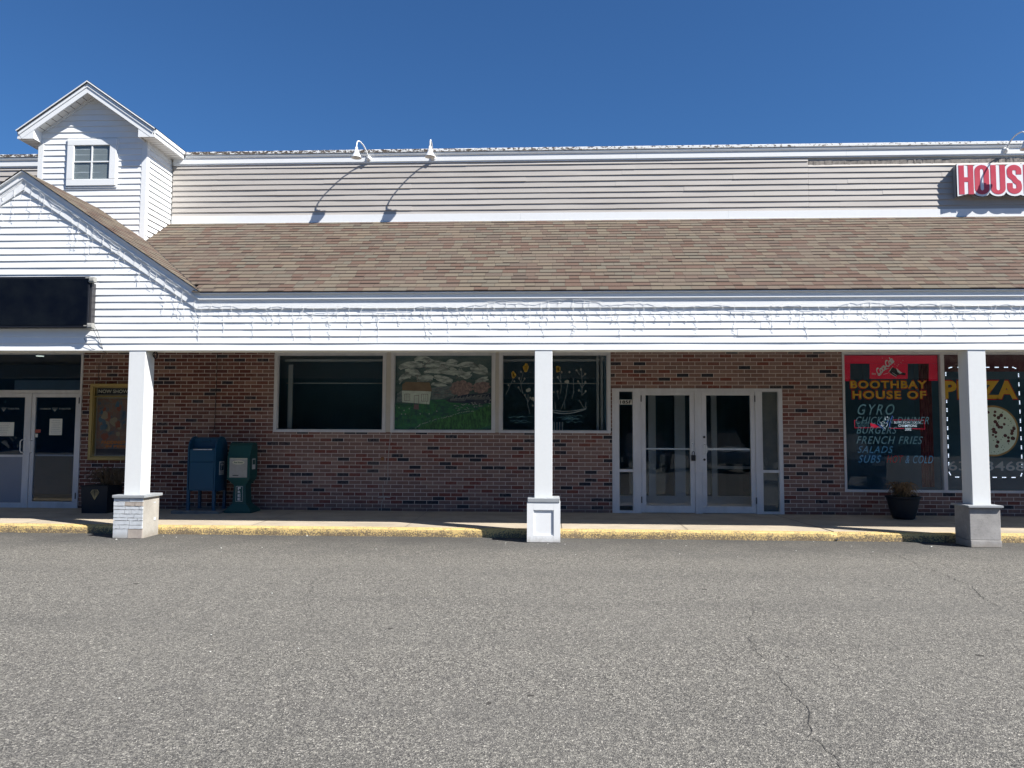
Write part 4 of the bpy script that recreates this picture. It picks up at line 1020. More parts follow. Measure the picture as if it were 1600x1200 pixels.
for body, q in (('SALADS', (1341, 697.5, 1397, 708)), ('SUBS', (1342, 711.7, 1378, 723.3)), ('& COLD', (1416, 711.7, 1460, 723.8))): fit(a, body, *q, shear=.35, space=1.15)
part(a, 'lettering', 'blue_letter2', R)
a = MB(); fit(a, 'HOT', 1386.5, 711.7, 1413, 723.3, shear=.35, space=1.15); part(a, 'lettering', 'red_letter', R)
# painted pizza
pc = p2(1552, 673); pr_ = .437
def disc(cx, cz, r_, y, t, n=40, wob_=0.0): return [(cx+(r_+rr.uniform(-wob_, wob_))*cos(2*pi*i/n), cz+(r_+rr.uniform(-wob_, wob_))*sin(2*pi*i/n)) for i in range(n)]
a = MB(); a.prism(disc(pc[0], pc[1], pr_, 0, 0), LYR+.003, LYR+.004); part(a, 'painted_pizza_crust', 'crust', R)
a = MB(); a.prism(disc(pc[0], pc[1], pr_-.03, 0, 0, 40, .004), LYR+.0018, LYR+.0028); part(a, 'painted_pizza_cheese', 'cheese', R)
a = MB(); hb_ = MB()
for i in range(48):
    q = rr.uniform(0, 2*pi); d_ = sqrt(rr.random())*(pr_-.07)
    a.prism(disc(pc[0]+d_*cos(q), pc[1]+d_*sin(q), rr.uniform(.018, .034), 0, 0, 9, .003), LYR+.0008-i*.000004, LYR+.0014)
for i in range(46):
    q = rr.uniform(0, 2*pi); d_ = sqrt(rr.random())*(pr_-.05); x_, z_ = pc[0]+d_*cos(q), pc[1]+d_*sin(q); hb_.stroke([(x_, z_), (x_+rr.uniform(-.03, .03), z_+rr.uniform(-.02, .02))], .010, LYR+.0004, .0003)
part(a, 'painted_pepperoni', 'pepperoni', R); part(hb_, 'painted_herbs', 'herb', R)
# maroon curtain, valance
cu_ = MB(); pts = []
for i in range(25): pts.append((6.50+i*.009, 13.80+.012*sin(i*1.3)))
for (a_, b_), (c_, d_) in zip(pts, pts[1:]): cu_.add([(a_, b_, .6), (c_, d_, .6), (c_, d_, 2.85), (a_, b_, 2.85)], [(0, 1, 2, 3)])
for i in range(60):
    a_, c_ = 6.80+i*.085, 6.80+(i+1)*.085; cu_.add([(a_, 13.82+.02*(i % 2), 2.62), (c_, 13.82+.02*((i+1) % 2), 2.62), (c_, 13.82+.02*((i+1) % 2), 2.95), (a_, 13.82+.02*(i % 2), 2.95)], [(0, 1, 2, 3)])
part(cu_, 'curtain', 'maroon')

# ================================================================== things on and around the building
# gooseneck sign lamps
def gooseneck(x, dx, label):
    yb = WY-.037; zb = 6.450; dst = .44
    t = thing('gooseneck_lamp', label, 'lamp', (x, yb, zb), 'gooseneck lamps along the parapet')
    m_ = MB(); m_.lathe([(.052, 0), (.05, .012), (.03, .022), (.022, .05)], (x, yb, zb), 18, Matrix.Rotation(pi/2, 4, 'X')); m_.build('wall_mount', 'lamp_white', t, True)
    ctrl = [(0, 0, 0), (.02, .05, .035), (.08, .12, .10), (.18, .20, .165), (.27, .28, .185), (.34, .36, .180), (.385, .385, .14), (.40, .40, .09), (.405, .405, .03)]
    m_ = MB(); pts = [(x+dx*o/.405, yb-.03-o, zb+z) for o, _, z in ctrl]
    # smooth the arm
    P = [Vector(p) for p in pts]; Q = []
    for i in range(len(P)-1):
        a, b, c, d = P[max(i-1, 0)], P[i], P[i+1], P[min(i+2, len(P)-1)]
        for k_ in range(4):
            u = k_/4; Q.append(.5*((2*b)+(c-a)*u+(2*a-5*b+4*c-d)*u*u+(-a+3*b-3*c+d)*u**3))
    Q.append(P[-1]); m_.tube(Q, .0115, 8); m_.build('arm', 'lamp_white', t, True)
    sx, sy, sz = x+dx, yb-.03-.405, zb+.03
    m_ = MB(); m_.lathe([(.012, .02), (.022, .015), (.026, -.03), (.042, -.045), (.046, -.085), (.056, -.105), (.088, -.165), (.092, -.175), (.088, -.176), (.052, -.110), (.03, -.06)], (sx, sy, sz), 24); m_.build('shade', 'lamp_white', t, True)
    m_ = MB(); m_.lathe([(.01, -.08), (.03, -.10), (.034, -.125), (.02, -.15), (.004, -.155)], (sx, sy, sz), 14); m_.build('bulb', 'paper', t, True)
    return t
gooseneck(-3.245, -.115, 'left of the two white gooseneck lamps over bare siding, turned slightly sideways')
gooseneck(-2.075, .012, 'white gooseneck lamp over bare siding, its arm pointing straight out')
gooseneck(7.93, .085, 'white gooseneck lamp above the red HOUSE sign')

# HOUSE sign: contoured box with red letters
sg = thing('shop_sign', 'red HOUSE letters on a white contour-cut sign box', 'sign', (7.06, WY-.05, 5.6))
H0, H1 = 5.640, 6.150; SY = 13.345
def arc(cx, cz, rx, rz, a0, a1, n=10): return [(cx+rx*cos(radians(a0+(a1-a0)*i/n)), cz+rz*sin(radians(a0+(a1-a0)*i/n))) for i in range(n+1)]
def letter(ch, x0, x1):
    P = []; w_ = .092; m_ = MB(); ya, yb = SY-.0035, SY-.0005; zc = (H0+H1)/2
    if ch == 'H':
        m_.prism([(x0, H0), (x0+w_, H0), (x0+w_, zc-.035), (x1-w_, zc-.035), (x1-w_, H0), (x1, H0), (x1, H1), (x1-w_, H1), (x1-w_, zc+.045), (x0+w_, zc+.045), (x0+w_, H1), (x0, H1)], ya, yb)
    elif ch in 'OU':
        cx = (x0+x1)/2; rx = (x1-x0)/2; rz = .10; ix = rx-w_; 
        if ch == 'O':
            out = arc(cx, H1-rz, rx, rz+.004, 0, 180) + arc(cx, H0+rz, rx, rz+.004, 180, 360); inn = arc(cx, H1-rz, ix, .035, 0, 180) + arc(cx, H0+rz, ix, .035, 180, 360)
            n_ = len(out); vs = [(a, ya, b) for a, b in out]+[(a, ya, b) for a, b in inn]+[(a, yb, b) for a, b in out]+[(a, yb, b) for a, b in inn]
            fs_ = []
            for i in range(n_): j_ = (i+1) % n_; fs_ += [(i, n_+i, n_+j_, j_), (i, j_, 2*n_+j_, 2*n_+i), (n_+i, 3*n_+i, 3*n_+j_, n_+j_)]
            m_.add(vs, fs_)
        else:
            out = arc(cx, H0+rz, rx, rz+.004, 180, 360)+[(x1, H1), (x1-w_, H1)]; inn = arc(cx, H0+rz, ix, .035, 360, 180)+[(x0+w_, H1), (x0, H1)]
            m_.prism(out+inn, ya, yb)
    elif ch == 'S':
        cx = (x0+x1)/2; h_ = w_/2
        path = [(x1-h_, H1-.17), (x1-h_, H1-.11)] + arc(cx, H1-.105, (x1-x0)/2-h_, .058, 0, 180, 10) + [(x0+h_, H1-.15), (x0+h_+.01, H1-.19), (cx-.01, zc+.02), (cx+.02, zc-.03), (x1-h_-.01, H0+.19), (x1-h_, H0+.15)] + arc(cx, H0+.105, (x1-x0)/2-h_, .058, 0, -180, 10) + [(x0+h_, H0+.11), (x0+h_, H0+.19)]
        m_.stroke(path, w_, ya, .003)
    elif ch == 'E':
        m_.prism([(x0, H0), (x1, H0), (x1, H0+.085), (x0+w_, H0+.085), (x0+w_, zc-.04), (x1-.03, zc-.04), (x1-.03, zc+.04), (x0+w_, zc+.04), (x0+w_, H1-.085), (x1, H1-.085), (x1, H1), (x0, H1)], ya, yb)
    m_.build('letter', 'red_sign', sg)
L_ = [('H', 7.062, 7.310), ('O', 7.330, 7.572), ('U', 7.597, 7.842), ('S', 7.870, 8.114), ('E', 8.145, 8.37)]
for q in L_: letter(*q)
def contour(g_):
    top = []; bot = []
    for ch, a, b in L_:
        a -= .028+g_; b += .028+g_; cx = (a+b)/2
        if ch in 'HE': top += [(a, H1+.012+g_), (a+.01, H1+.026+g_), (b-.01, H1+.026+g_), (b, H1+.012+g_)]; bot += [(a, H0-.025-g_), (a+.008, H0-.033-g_), (b-.008, H0-.033-g_), (b, H0-.025-g_)]
        else:
            top += ([(a, H1+.014+g_), (a+.01, H1+.026+g_), (b-.01, H1+.026+g_), (b, H1+.014+g_)] if ch == 'U' else [(p, q) for p, q in arc(cx, H1-.05, (b-a)/2, .078+g_, 165, 15, 8)])
            bot += [(p, q) for p, q in arc(cx, H0+.06, (b-a)/2, .098+g_, 195, 345, 8)]
    T_ = [];  
    def clean(lst, sgn):
        o = []
        for p in lst:
            while o and o[-1][0] > p[0]-.004: o.pop()
            o.append(p)
        return o
    return clean(bot, 1) + clean(top, 1)[::-1]
m_ = MB(); m_.prism(contour(0), SY, SY+.006); m_.build('sign_face', 'sign_white', sg)
m_ = MB(); m_.prism([(p, q) for p, q in contour(-.004)], SY+.0065, WY-.014); m_.build('sign_box', 'sign_side', sg)
m_ = MB(); m_.prism([(p, q) for p, q in contour(.006)], SY+.02, SY+.03); m_.build('edge_trim', 'dark_metal', sg)

# LED message board on the gable
lb_ = thing('message_board', 'unlit black LED message board mounted on the gable', 'message board', (-8.2, 10.78, 3.0))
m_ = MB(); m_.box(-9.9, -6.605, 10.665, 10.783, 2.995, 3.735, .004); m_.build('cabinet', 'black', lb_)
m_ = MB(); m_.box(-9.86, -6.625, 10.658, 10.6645, 3.03, 3.70); m_.build('screen', 'led', lb_)
for z in (3.675, 3.005):
    m_ = MB(); m_.box(-6.615, -6.52, 10.650, 10.70, z-.03, z+.05, .008); m_.box(-6.60, -6.53, 10.64, 10.6495, z-.012, z+.035, .006); m_.box(-6.66, -6.6155, 10.653, 10.6575, z+.005 if z < 3.2 else z+.03, z+.02 if z < 3.2 else z+.045); m_.build('corner_bracket', 'cream_panel', lb_)
m_ = MB(); m_.box(-6.604, -6.575, 10.69, 10.78, 3.06, 3.64); m_.build('side_rail', 'dark_metal', lb_)
# cables from the board
cb = MB()
for pts in ([(-6.56, 10.70, 3.0), (-6.52, 10.77, 2.86), (-6.47, 10.775, 2.74), (-6.44, 10.78, 2.70), (-6.43, 10.79, 2.66)], [(-6.545, 10.71, 3.05), (-6.50, 10.75, 2.93), (-6.455, 10.77, 2.76), (-6.43, 10.79, 2.66)], [(-6.70, 10.74, 2.85), (-6.66, 10.76, 2.76), (-6.60, 10.77, 2.70), (-6.52, 10.79, 2.68), (-6.43, 10.80, 2.66)]): cb.tube(pts, .0032, 5)
cb.tube([(-6.43, 10.79, 2.66), (-6.46, 10.9, 2.66), (-8.05, 13.40, 2.72), (-8.11, 13.48, 2.70), (-8.11, 13.485, 2.36)], .004, 5)
tag(cb.build('power_cable', 'dark_metal'), 'thin grey cables hanging from the corner of the message board down to the poster case', 'cable')
cb = MB(); rr = random.Random(4); P = []
for i in range(60): q = i*.62; P.append((-5.745+.030*cos(q)+rr.uniform(-.006, .006), 10.95+rr.uniform(-.02, .02), 2.625+.052*sin(q)+rr.uniform(-.006, .006)))
cb.tube(P, .0045, 5); tag(cb.build('cable_coil', 'black'), 'small tangle of black cable tucked beside the top of the left column', 'cable')
cb = MB(); cb.tube([(-5.93, 13.46, 2.98), (-5.935, 13.48, 2.5), (-5.945, 13.485, 1.9), (-5.95, 13.485, 1.56), (-5.99, 13.48, 1.50), (-6.03, 13.47, 1.52)], .005, 5)
tag(cb.build('hanging_wire', 'black'), 'black wire hanging down the brick wall above the blue mailbox', 'wire')

# icicle lights: white wires with drops
def icicles(name, label, line, seed, yf):
    rr = random.Random(seed); m_ = MB()
    # line: list of (x,z) ; drops hang from it
    P = []
    for (a, b), (c, d) in zip(line, line[1:]):
        n_ = max(1, int(hypot(c-a, d-b)/.05))
        for i in range(n_): t = i/n_; P.append((a+(c-a)*t, b+(d-b)*t))
    P.append(line[-1]); ph = rr.uniform(0, 9)
    Q = [(p[0]+rr.uniform(-.01, .01), yf+.012+.004*sin(i*.9+ph)+rr.uniform(-.005, .003), p[1]+.016*sin(i*.31+ph)+rr.uniform(-.009, .009)) for i, p in enumerate(P)]
    m_.tube(Q, .0022, 4)
    i = 0
    while i < len(Q):
        x, y, z = Q[i]; L = rr.choice([.1, .16, .25, .38, .46]); zz = z; p = [(x, y, z)]; xx = x; s_ = 0
        ym = 10.755
        while s_ < L:
            st_ = rr.uniform(.02, .045); s_ += st_; zz -= st_; xx += rr.uniform(-.016, .016)
            if zz < 2.70: break
            p.append((xx, (10.778 if zz < 3.2 else 10.750)+rr.uniform(-.012, .006), zz))
            if rr.random() < .5: q = rr.uniform(-1, 1); l_ = rr.uniform(.02, .045); m_.tube([p[-1], (xx+q*l_, p[-1][1]-.004, zz-l_*(1-abs(q)*.6))], [.0019, .0032], 4)
        if len(p) > 1: m_.tube(p, .0019, 3)
        i += rr.choice([2, 3, 3, 4])
    return tag(m_.build(name, 'wire_white'), label, 'string lights', 'white icicle light strings')
icicles('icicle_lights', 'white wire icicle lights hanging along the straight canopy frieze', [(-5.0, 3.33), (-3.6, 3.30), (-2.0, 3.29), (-.4, 3.36), (.6, 3.37), (1.6, 3.31), (3.4, 3.29), (4.6, 3.34), (5.6, 3.30), (7.0, 3.29), (9.5, 3.33)], 31, 10.735)
icicles('icicle_lights', 'white wire icicle lights draped along the sloping rake boards of the gable', [(GX-2.6, 3.42), (GX-1.3, 4.32), (GX+.0, 5.17), (GX+.9, 4.58), (GX+1.8, 3.98), (GX+2.7, 3.38)], 32, 10.735)

# poster case
ps = thing('poster_case', 'gold framed film poster case on the brick wall, half hidden by the left column', 'poster case', (-7.75, WY, 1.0))
m_ = MB(); PX0, PX1, PZ0, PZ1 = -8.20, -7.28, 1.0, 2.362
frame_ring(m_, PX0, PX1, PZ0, PZ1, .052, WY-.11, WY-.002, .05, .05); frame_ring(m_, PX0+.053, PX1-.053, PZ0+.051, PZ1-.051, .018, WY-.085, WY-.01); m_.build('frame', 'gold', ps)
m_ = MB(); m_.box(PX0+.071, PX1-.071, WY-.02, WY-.004, PZ0+.069, PZ1-.069); m_.build('backing', 'cream_panel', ps)
m_ = MB(); m_.box(PX0+.071, PX1-.071, WY-.07, WY-.05, 2.125, 2.15); m_.build('divider', 'gold', ps)
m_ = MB(); m_.box(PX0+.09, PX1-.09, WY-.026, WY-.0205, 2.175, 2.285); hd = m_.build('header_strip', 'poster_navy', ps)
m_ = MB(); add_text(m_, 'NOW SHOWING', PX0+.11, PX1-.11, 2.20, 2.262, WY-.0275, bold=.02); m_.build('header_lettering', 'paper', hd)
m_ = MB(); m_.box(PX0+.10, PX1-.10, WY-.028, WY-.0205, 1.085, 2.10); po = m_.build('poster', 'poster_art', ps)
rr = random.Random(12)
for nm, mt, n_ in (('poster_blue_patches', 'poster_blue', 6), ('poster_red_patches', 'poster_red', 6), ('poster_pale_patches', 'poster_pale', 7)):
    m_ = MB()
    for i in range(n_):
        cx, cz = rr.gauss(-7.88, .13), rr.gauss(1.68, .16); cx = max(PX0+.18, min(PX1-.2, cx)); cz = max(1.42, min(2.0, cz)); w_ = rr.uniform(.03, .075)
        m_.prism([(cx+w_*rr.uniform(.6, 1.2)*cos(2*pi*j_/9), cz+w_*rr.uniform(.7, 1.6)*sin(2*pi*j_/9)) for j_ in range(9)], WY-.0290-i*.00003, WY-.0283)
    struct(m_.build(nm, mt, po), 'stuff')
m_ = MB(); m_.box(PX0+.101, PX1-.101, WY-.0295, WY-.0285, 1.086, 1.20); m_.build('poster_footer', 'poster_navy', po)
m_ = MB(); add_text(m_, 'PADDINGTON', PX0+.20, PX1-.14, 1.285, 1.345, WY-.031, bold=.03); add_text(m_, 'IN PERU', PX0+.28, PX1-.24, 1.225, 1.265, WY-.031, bold=.03); m_.build('poster_title', 'orange_letter', po)
m_ = MB(); m_.box(PX0+.071, PX1-.071, WY-.093, WY-.090, PZ0+.07, PZ1-.07); m_.build('glass_door', 'glass_case', ps)

# paper notices on the theatre doors
def notice(x0, x1, z0, z1, label, lines, seed, y=WY+.0095):
    t = thing('paper_notice', label, 'notice', ((x0+x1)/2, y, z0), None); rr = random.Random(seed)
    m_ = MB(); m_.box(x0, x1, y-.0015, y, z0, z1); m_.build('sheet', 'paper', t)
    m_ = MB(); cx = (x0+x1)/2
    for i in range(lines):
        z = z1-(i+1)*(z1-z0)/(lines+1.2); w_ = (x1-x0)*rr.uniform(.5, .78)/2; a = cx-w_
        while a < cx+w_: b = a+rr.uniform(.01, .03); m_.box(a, b, y-.0022, y-.0016, z-.004, z+.004); a = b+.007
    m_.build('text_lines', 'sign_side', t)
    return t
notice(-9.00, -8.765, 1.44, 1.735, 'white printed notice taped to the glazed theatre door', 8, 1)
notice(-10.25, -9.66, 1.42, 1.67, 'wide white printed notice on the theatre door with the solid lower panel', 7, 2)
m_ = MB(); m_.box(-9.262, -9.16, WY+.0075, WY+.0095, 1.48, 1.54); dcl = tag(m_.build('door_sticker', paint('red_sticker', (.28, .05, .03), .5, .4, (.4, .3, .25), 40)), 'small red sticker on the glass beside the theatre door handle', 'sticker')
m_ = MB(); m_.box(-9.255, -9.21, WY+.0075, WY+.0095, 1.40, 1.462); tag(m_.build('door_sticker', 'paper'), 'small white sticker just below the red one by the theatre door handle', 'sticker')

# address plate and key box on the entrance
pt = thing('address_plate', 'white 185F address plate in the left side light', 'sign', (1.355, WY+.03, 2.0))
m_ = MB(); m_.box(1.242, 1.466, WY+.031, WY+.0335, 2.018, 2.102); m_.build('plate', 'paper', pt)
m_ = MB(); add_text(m_, '185F', 1.256, 1.452, 2.030, 2.090, WY+.030, bold=.035); m_.build('numbers', 'black', pt)
kb = thing('key_box', 'black key lock box hanging on the left door handle', 'lock', (2.492, WY-.07, 1.05))
m_ = MB(); m_.box(2.460, 2.532, WY-.10, WY-.060, 1.045, 1.145, .008); m_.build('box_body', 'black', kb)
m_ = MB(); m_.tube([(2.475, WY-.08, 1.14), (2.475, WY-.08, 1.185), (2.485, WY-.08, 1.205), (2.505, WY-.08, 1.205), (2.515, WY-.08, 1.185), (2.515, WY-.08, 1.14)], .006, 6); m_.build('shackle', 'dark_metal', kb)

# soda poster behind the restaurant glass
sp = thing('window_poster', 'red soda advertising poster framing the top of the restaurant window', 'poster', (5.9, WY+.05, 2.5))
yp = WY+.050
m_ = MB()
for q in ([(1319, 555), (1466, 555), (1466, 568), (1319, 568)], [(1319, 568.2), (1330, 568.2), (1330, 595.6), (1319, 595.6)], [(1453, 568.2), (1466, 568.2), (1467, 595), (1453, 595)], [(1360.5, 568.2), (1420, 568.2), (1420, 592), (1360.5, 592)]): m_.prism([pz(*p) for p in q][::-1], yp, yp+.001)
sh_ = m_.build('sheet', 'red_poster', sp)
m_ = MB(); add_text(m_, 'Coca-Cola', *(lambda a, b: (a[0], b[0], b[1], a[1]))(pz(1367, 566), pz(1401, 577)), yp-.002, rot=radians(41), shear=.45, bold=.03, space=.85)
m_.stroke([pz(*p) for p in bez((1373, 585), (1376, 590), (1382, 579), 6)+bez((1382, 579), (1385, 577), (1391, 575), 4)], [.008, .014, .016, .014, .012, .010, .010, .014, .014, .012, .010, .004], yp-.0025, .0005)
add_text(m_, 'Enjoy', *(lambda a, b: (a[0], b[0], b[1], a[1]))(pz(1364, 582.5), pz(1370.5, 586)), yp-.002, bold=.02)
rr = random.Random(77)
for a, b in ((1380, 558.5), (1403, 571), (1399, 568), (1405, 569), (1409, 566), (1396, 561), (1412, 562)): m_.stroke([pz(a, b), pz(a+1, b+1.2)], .006, yp-.002, .0005)
m_.build('script_lettering', 'sticker', sh_)
m_ = MB(); m_.prism([pz(*p) for p in [(1395, 574), (1400, 575), (1403, 577.5), (1408, 582.5), (1413, 582), (1417, 583), (1416.5, 586.5), (1409, 585.5), (1404, 586.5), (1402, 589), (1395, 584.5), (1391, 581)][::-1]], yp-.0012, yp-.0004); m_.build('bottle_print', 'black', sh_)
m_ = MB()
for q in ([(1402, 574.5), (1404.5, 577), (1409, 581), (1411.5, 582.5), (1408, 584), (1404, 581)],): m_.prism([pz(*p) for p in q][::-1], yp-.002, yp-.0014)
for p, q in (((1391, 580), (1397, 572)), ((1393, 584), (1402, 589)), ((1396, 582), (1403, 587)), ((1389, 583), (1382, 585)), ((1394, 577), (1390, 582))): m_.stroke([pz(*p), pz(*q)], .007, yp-.002, .0005)
m_.build('ice_print', 'sticker', sh_)

# neon sign hanging behind the glass
ns = thing('neon_sign', 'red, white and blue neon football champions sign hanging inside the restaurant window', 'neon sign', (5.9, WY+.12, 1.7))
yn = WY+.11
def pn(px, py): return pz(1330+px/12.308, 645+py/12.308)
def tubes(name, mat, lines, r_=.006):
    m_ = MB()
    for ln_ in lines: m_.tube([(pn(*p)[0], yn, pn(*p)[1]) for p in ln_], r_, 6)
    m_.build(name, mat, ns)
tubes('red_tube', 'neon_red', [[(160, 145), (110, 150), (118, 295), (620, 290)], [(860, 140), (1460, 140), (1478, 315), (1230, 305)], [(1075, 303), (790, 300)]], .005)
m_ = MB(); m_.prism([pn(*p) for p in [(420, 200), (470, 205), (600, 275), (440, 290), (425, 250)]][::-1], yn, yn+.004); m_.build('red_panel', 'neon_red', ns)
tubes('white_tube', 'neon_white', [[(620, 180), (650, 220), (620, 240), (660, 270), (690, 290), (715, 318)], [(650, 170), (700, 185), (690, 215), (740, 195), (752, 235), (720, 280)], [(640, 245), (690, 240)], [(690, 120), (715, 105), (700, 75), (730, 95), (750, 68), (755, 100), (795, 110), (770, 125), (780, 150), (750, 135)], [(715, 118), (700, 135), (725, 130)]], .0045)
tubes('blue_tube', 'neon_blue', [[(560, 215), (620, 270), (690, 330)], [(790, 270), (800, 190), (850, 60)], [(760, 150), (740, 190)]], .0045)
m_ = MB()
for body, q in (('SUPER BOWL XXXVI', (875, 165, 1400, 210)), ('CHAMPIONS', (960, 225, 1320, 275)), ('2002', (1090, 290, 1215, 345))):
    a, b = pn(q[0], q[1]), pn(q[2], q[3]); add_text(m_, body, a[0], b[0], b[1], a[1], yn-.004, bold=.02)
m_.build('white_lettering', 'neon_white', ns)
m_ = MB()
for body, q in (('NEW ENGLAND', (150, 170, 400, 215)), ('PATRIOTS', (150, 230, 390, 275))):
    a, b = pn(q[0], q[1]), pn(q[2], q[3]); add_text(m_, body, a[0], b[0], b[1], a[1], yn-.004, bold=.02)
m_.build('blue_lettering', 'blue_letter', ns)
m_ = MB(); m_.tube([(pn(300, 145)[0], yn+.01, pn(300, 145)[1]), (pn(300, 145)[0], yn+.01, 2.85)], .002, 4); m_.tube([(pn(1300, 140)[0], yn+.01, pn(1300, 140)[1]), (pn(1300, 140)[0], yn+.01, 2.85)], .002, 4); m_.build('hanging_wires', 'dark_metal', ns)

# rope of lit LEDs round the second pane
rl = thing('led_window_light', 'rounded rectangle of dashed white LED light inside the pizza window', 'LED light', (7.4, WY+.1, .8))
x0, x1, z0, z1, cr = 6.855, 8.075, .79, 2.675, .09; yr = WY+.075
path = []
for cx, cz, a0 in ((x1-cr, z1-cr, 90), (x1-cr, z0+cr, 0), (x0+cr, z0+cr, -90), (x0+cr, z1-cr, -180)):
    path += [(cx+cr*cos(radians(a0-90*i/2)), cz+cr*sin(radians(a0-90*i/2))) for i in range(3)]
path.append(path[0]); m_ = MB(); m_.tube([(a, yr+.012, b) for a, b in path], .004, 4); m_.build('cable', 'black', rl)
acc = 0; segs = []
for (a, b), (c, d) in zip(path, path[1:]):
    L = hypot(c-a, d-b); s_ = 0
    while s_ < L: segs.append((acc+s_, a+(c-a)*s_/L, b+(d-b)*s_/L, (c-a)/L, (d-b)/L)); s_ += .012
    acc += L
nd = 0; cur = None; m_ = None
for s_, x, z, dx, dz in segs:
    kk = int(s_/.155); fr = s_-kk*.155
    if kk != cur:
        if m_ and m_.v: m_.build('led_module', 'led_white', rl)
        m_ = MB(); cur = kk; lastq = None
    if fr < .066:
        qd = int(fr/.024)
        if qd != lastq: lastq = qd; m_.box(x-.007, x+.007, yr, yr+.008, z-.007, z+.007)
if m_ and m_.v: m_.build('led_module', 'led_white', rl)

# blue mailbox on its pad
pd = MB(); pd.box(-6.34, -5.52, 12.76, 13.42, .12, .186, .012); tag(pd.build('concrete_pad', 'pad'), 'low grey concrete pad under the blue mailbox', 'concrete pad')
mbx = thing('mailbox', 'dark blue collection mailbox with rounded top on four legs', 'mailbox', (-5.85, 13.04, .187))
MX0, MX1, MY0, MY1 = -6.096, -5.612, 12.80, 13.28
zt = 1.20
def arch(inset=0.0, zb=.52):
    r_ = (MY1-MY0)/2-inset; cy = (MY0+MY1)/2
    return [(MY0+inset, zb)]+[(cy-r_*cos(q), zt+(r_*.97)*sin(q)) for q in [pi*i/14 for i in range(15)]]+[(MY1-inset, zb)]
for a, b in ((MX0, MX0+.022), (MX1-.022, MX1)):
    m_ = MB(); m_.prism_x(arch(0, .50), a, b); m_.build('side_panel', 'navy_blue', mbx)
m_ = MB(); prof_ = [(MY0+.018, .515), (MY0+.018, 1.215), (MY0+.16, 1.235), (MY0+.16, 1.385)]+[((MY0+MY1)/2-.225*cos(q), zt+.218*sin(q)) for q in [pi*i/14 for i in range(6, 15)]]+[(MY1-.015, .515)]
m_.prism_x(prof_, MX0+.0225, MX1-.0225); m_.build('body', 'navy_blue', mbx)
m_ = MB(); m_.box(MX0+.03, MX1-.03, MY0+.006, MY0+.0175, 1.005, 1.20, .006); m_.box(MX0+.03, MX1-.03, MY0+.008, MY0+.0175, .53, .990, .006); m_.build('front_door', 'navy_blue', mbx)
m_ = MB(); m_.box(MX0+.09, MX1-.075, MY0+.004, MY0+.05, 1.2015, 1.218, .004); m_.build('chute_lip', 'alu', mbx)
m_ = MB(); m_.box(MX0+.16, MX1-.16, MY0+.13, MY0+.159, 1.345, 1.368, .004); m_.build('chute_handle', 'navy_blue', mbx)
for x in (MX0, MX1-.045):
    for y in (MY0+.005, MY1-.05): m_ = MB(); m_.box(x, x+.045, y, y+.045, .187, .515 if y > 13 else .53); m_.box(x-.006, x+.051, y-.006, y+.051, .1865, .196); m_.build('leg', 'navy_blue', mbx)
m_ = MB(); m_.box(MX1, MX1+.002, 12.955, 13.15, .775, 1.005); stk = m_.build('sticker', 'sticker', mbx)
m_ = MB(); fx = MX1+.003
def sx_(pts): return [(fx, 12.955+a*.195, .775+b*.23) for a, b in pts]
for poly in ([(.12, .32), (.88, .32), (.88, .90), (.12, .90)],): v_ = sx_(poly); m_.add(v_, [(0, 1, 2, 3)])
m_.build('emblem_field', 'navy_blue', stk)
m_ = MB(); fx = MX1+.0036
for poly in ([(.20, .82), (.70, .84), (.86, .72), (.62, .70), (.52, .58), (.46, .40), (.30, .34), (.42, .56), (.40, .68)],): v_ = sx_(poly); m_.add(v_, [tuple(range(len(v_)))])
m_.build('eagle_emblem', 'sticker', stk)
m_ = MB(); fx = MX1+.003
add_text(m_, 'UNITED STATES', 12.965, 13.14, .815, .835, 0, map_=lambda X, Z: (fx, X, Z), bold=.02); add_text(m_, 'POSTAL SERVICE', 12.965, 13.14, .788, .808, 0, map_=lambda X, Z: (fx, X, Z), bold=.02); m_.build('sticker_text', 'navy_blue', stk)

# green newspaper box
nb = thing('newspaper_box', 'dark green plastic free newspaper box on a flared pedestal beside the mailbox', 'newspaper box', (-5.27, 13.1, .13))
m_ = MB(); m_.prism_x([(12.95, .70), (12.95, 1.08), (13.03, 1.27), (13.07, 1.315), (13.13, 1.33), (13.24, 1.325), (13.29, 1.25), (13.30, .76), (13.24, .69)], -5.470, -5.083); m_.build('body', 'green', nb)
m_ = MB(); frame_ring(m_, -5.452, -5.10, .715, 1.085, .020, 12.936, 12.9495); dn = m_.build('door_frame', 'green', nb)
m_ = MB(); m_.box(-5.4315, -5.1205, 12.942, 12.9495, .7355, 1.0645); m_.build('door_panel', 'cream_panel', dn)
m_ = MB(); m_.prism([(-5.276+.105*cos(2*pi*i/24), .99+.036*sin(2*pi*i/24)) for i in range(24)], 12.9395, 12.9418); rr = random.Random(6); x = -5.42
while x < -5.14: b = x+rr.uniform(.02, .05); m_.box(x, b, 12.9395, 12.9418, 1.045, 1.045+rr.uniform(.008, .02)); x = b+.004
m_.build('door_label', paint('pale_label', (.50, .48, .36), .6, .2), dn)
m_ = MB(); add_text(m_, 'Real Estate', -5.355, -5.197, .978, 1.004, 12.9385, shear=.3, bold=.02); m_.build('label_text', 'green', dn)
m_ = MB(); m_.box(-5.37, -5.27, 12.936, 12.9417, .765, .777); m_.build('door_handle', 'black', dn)
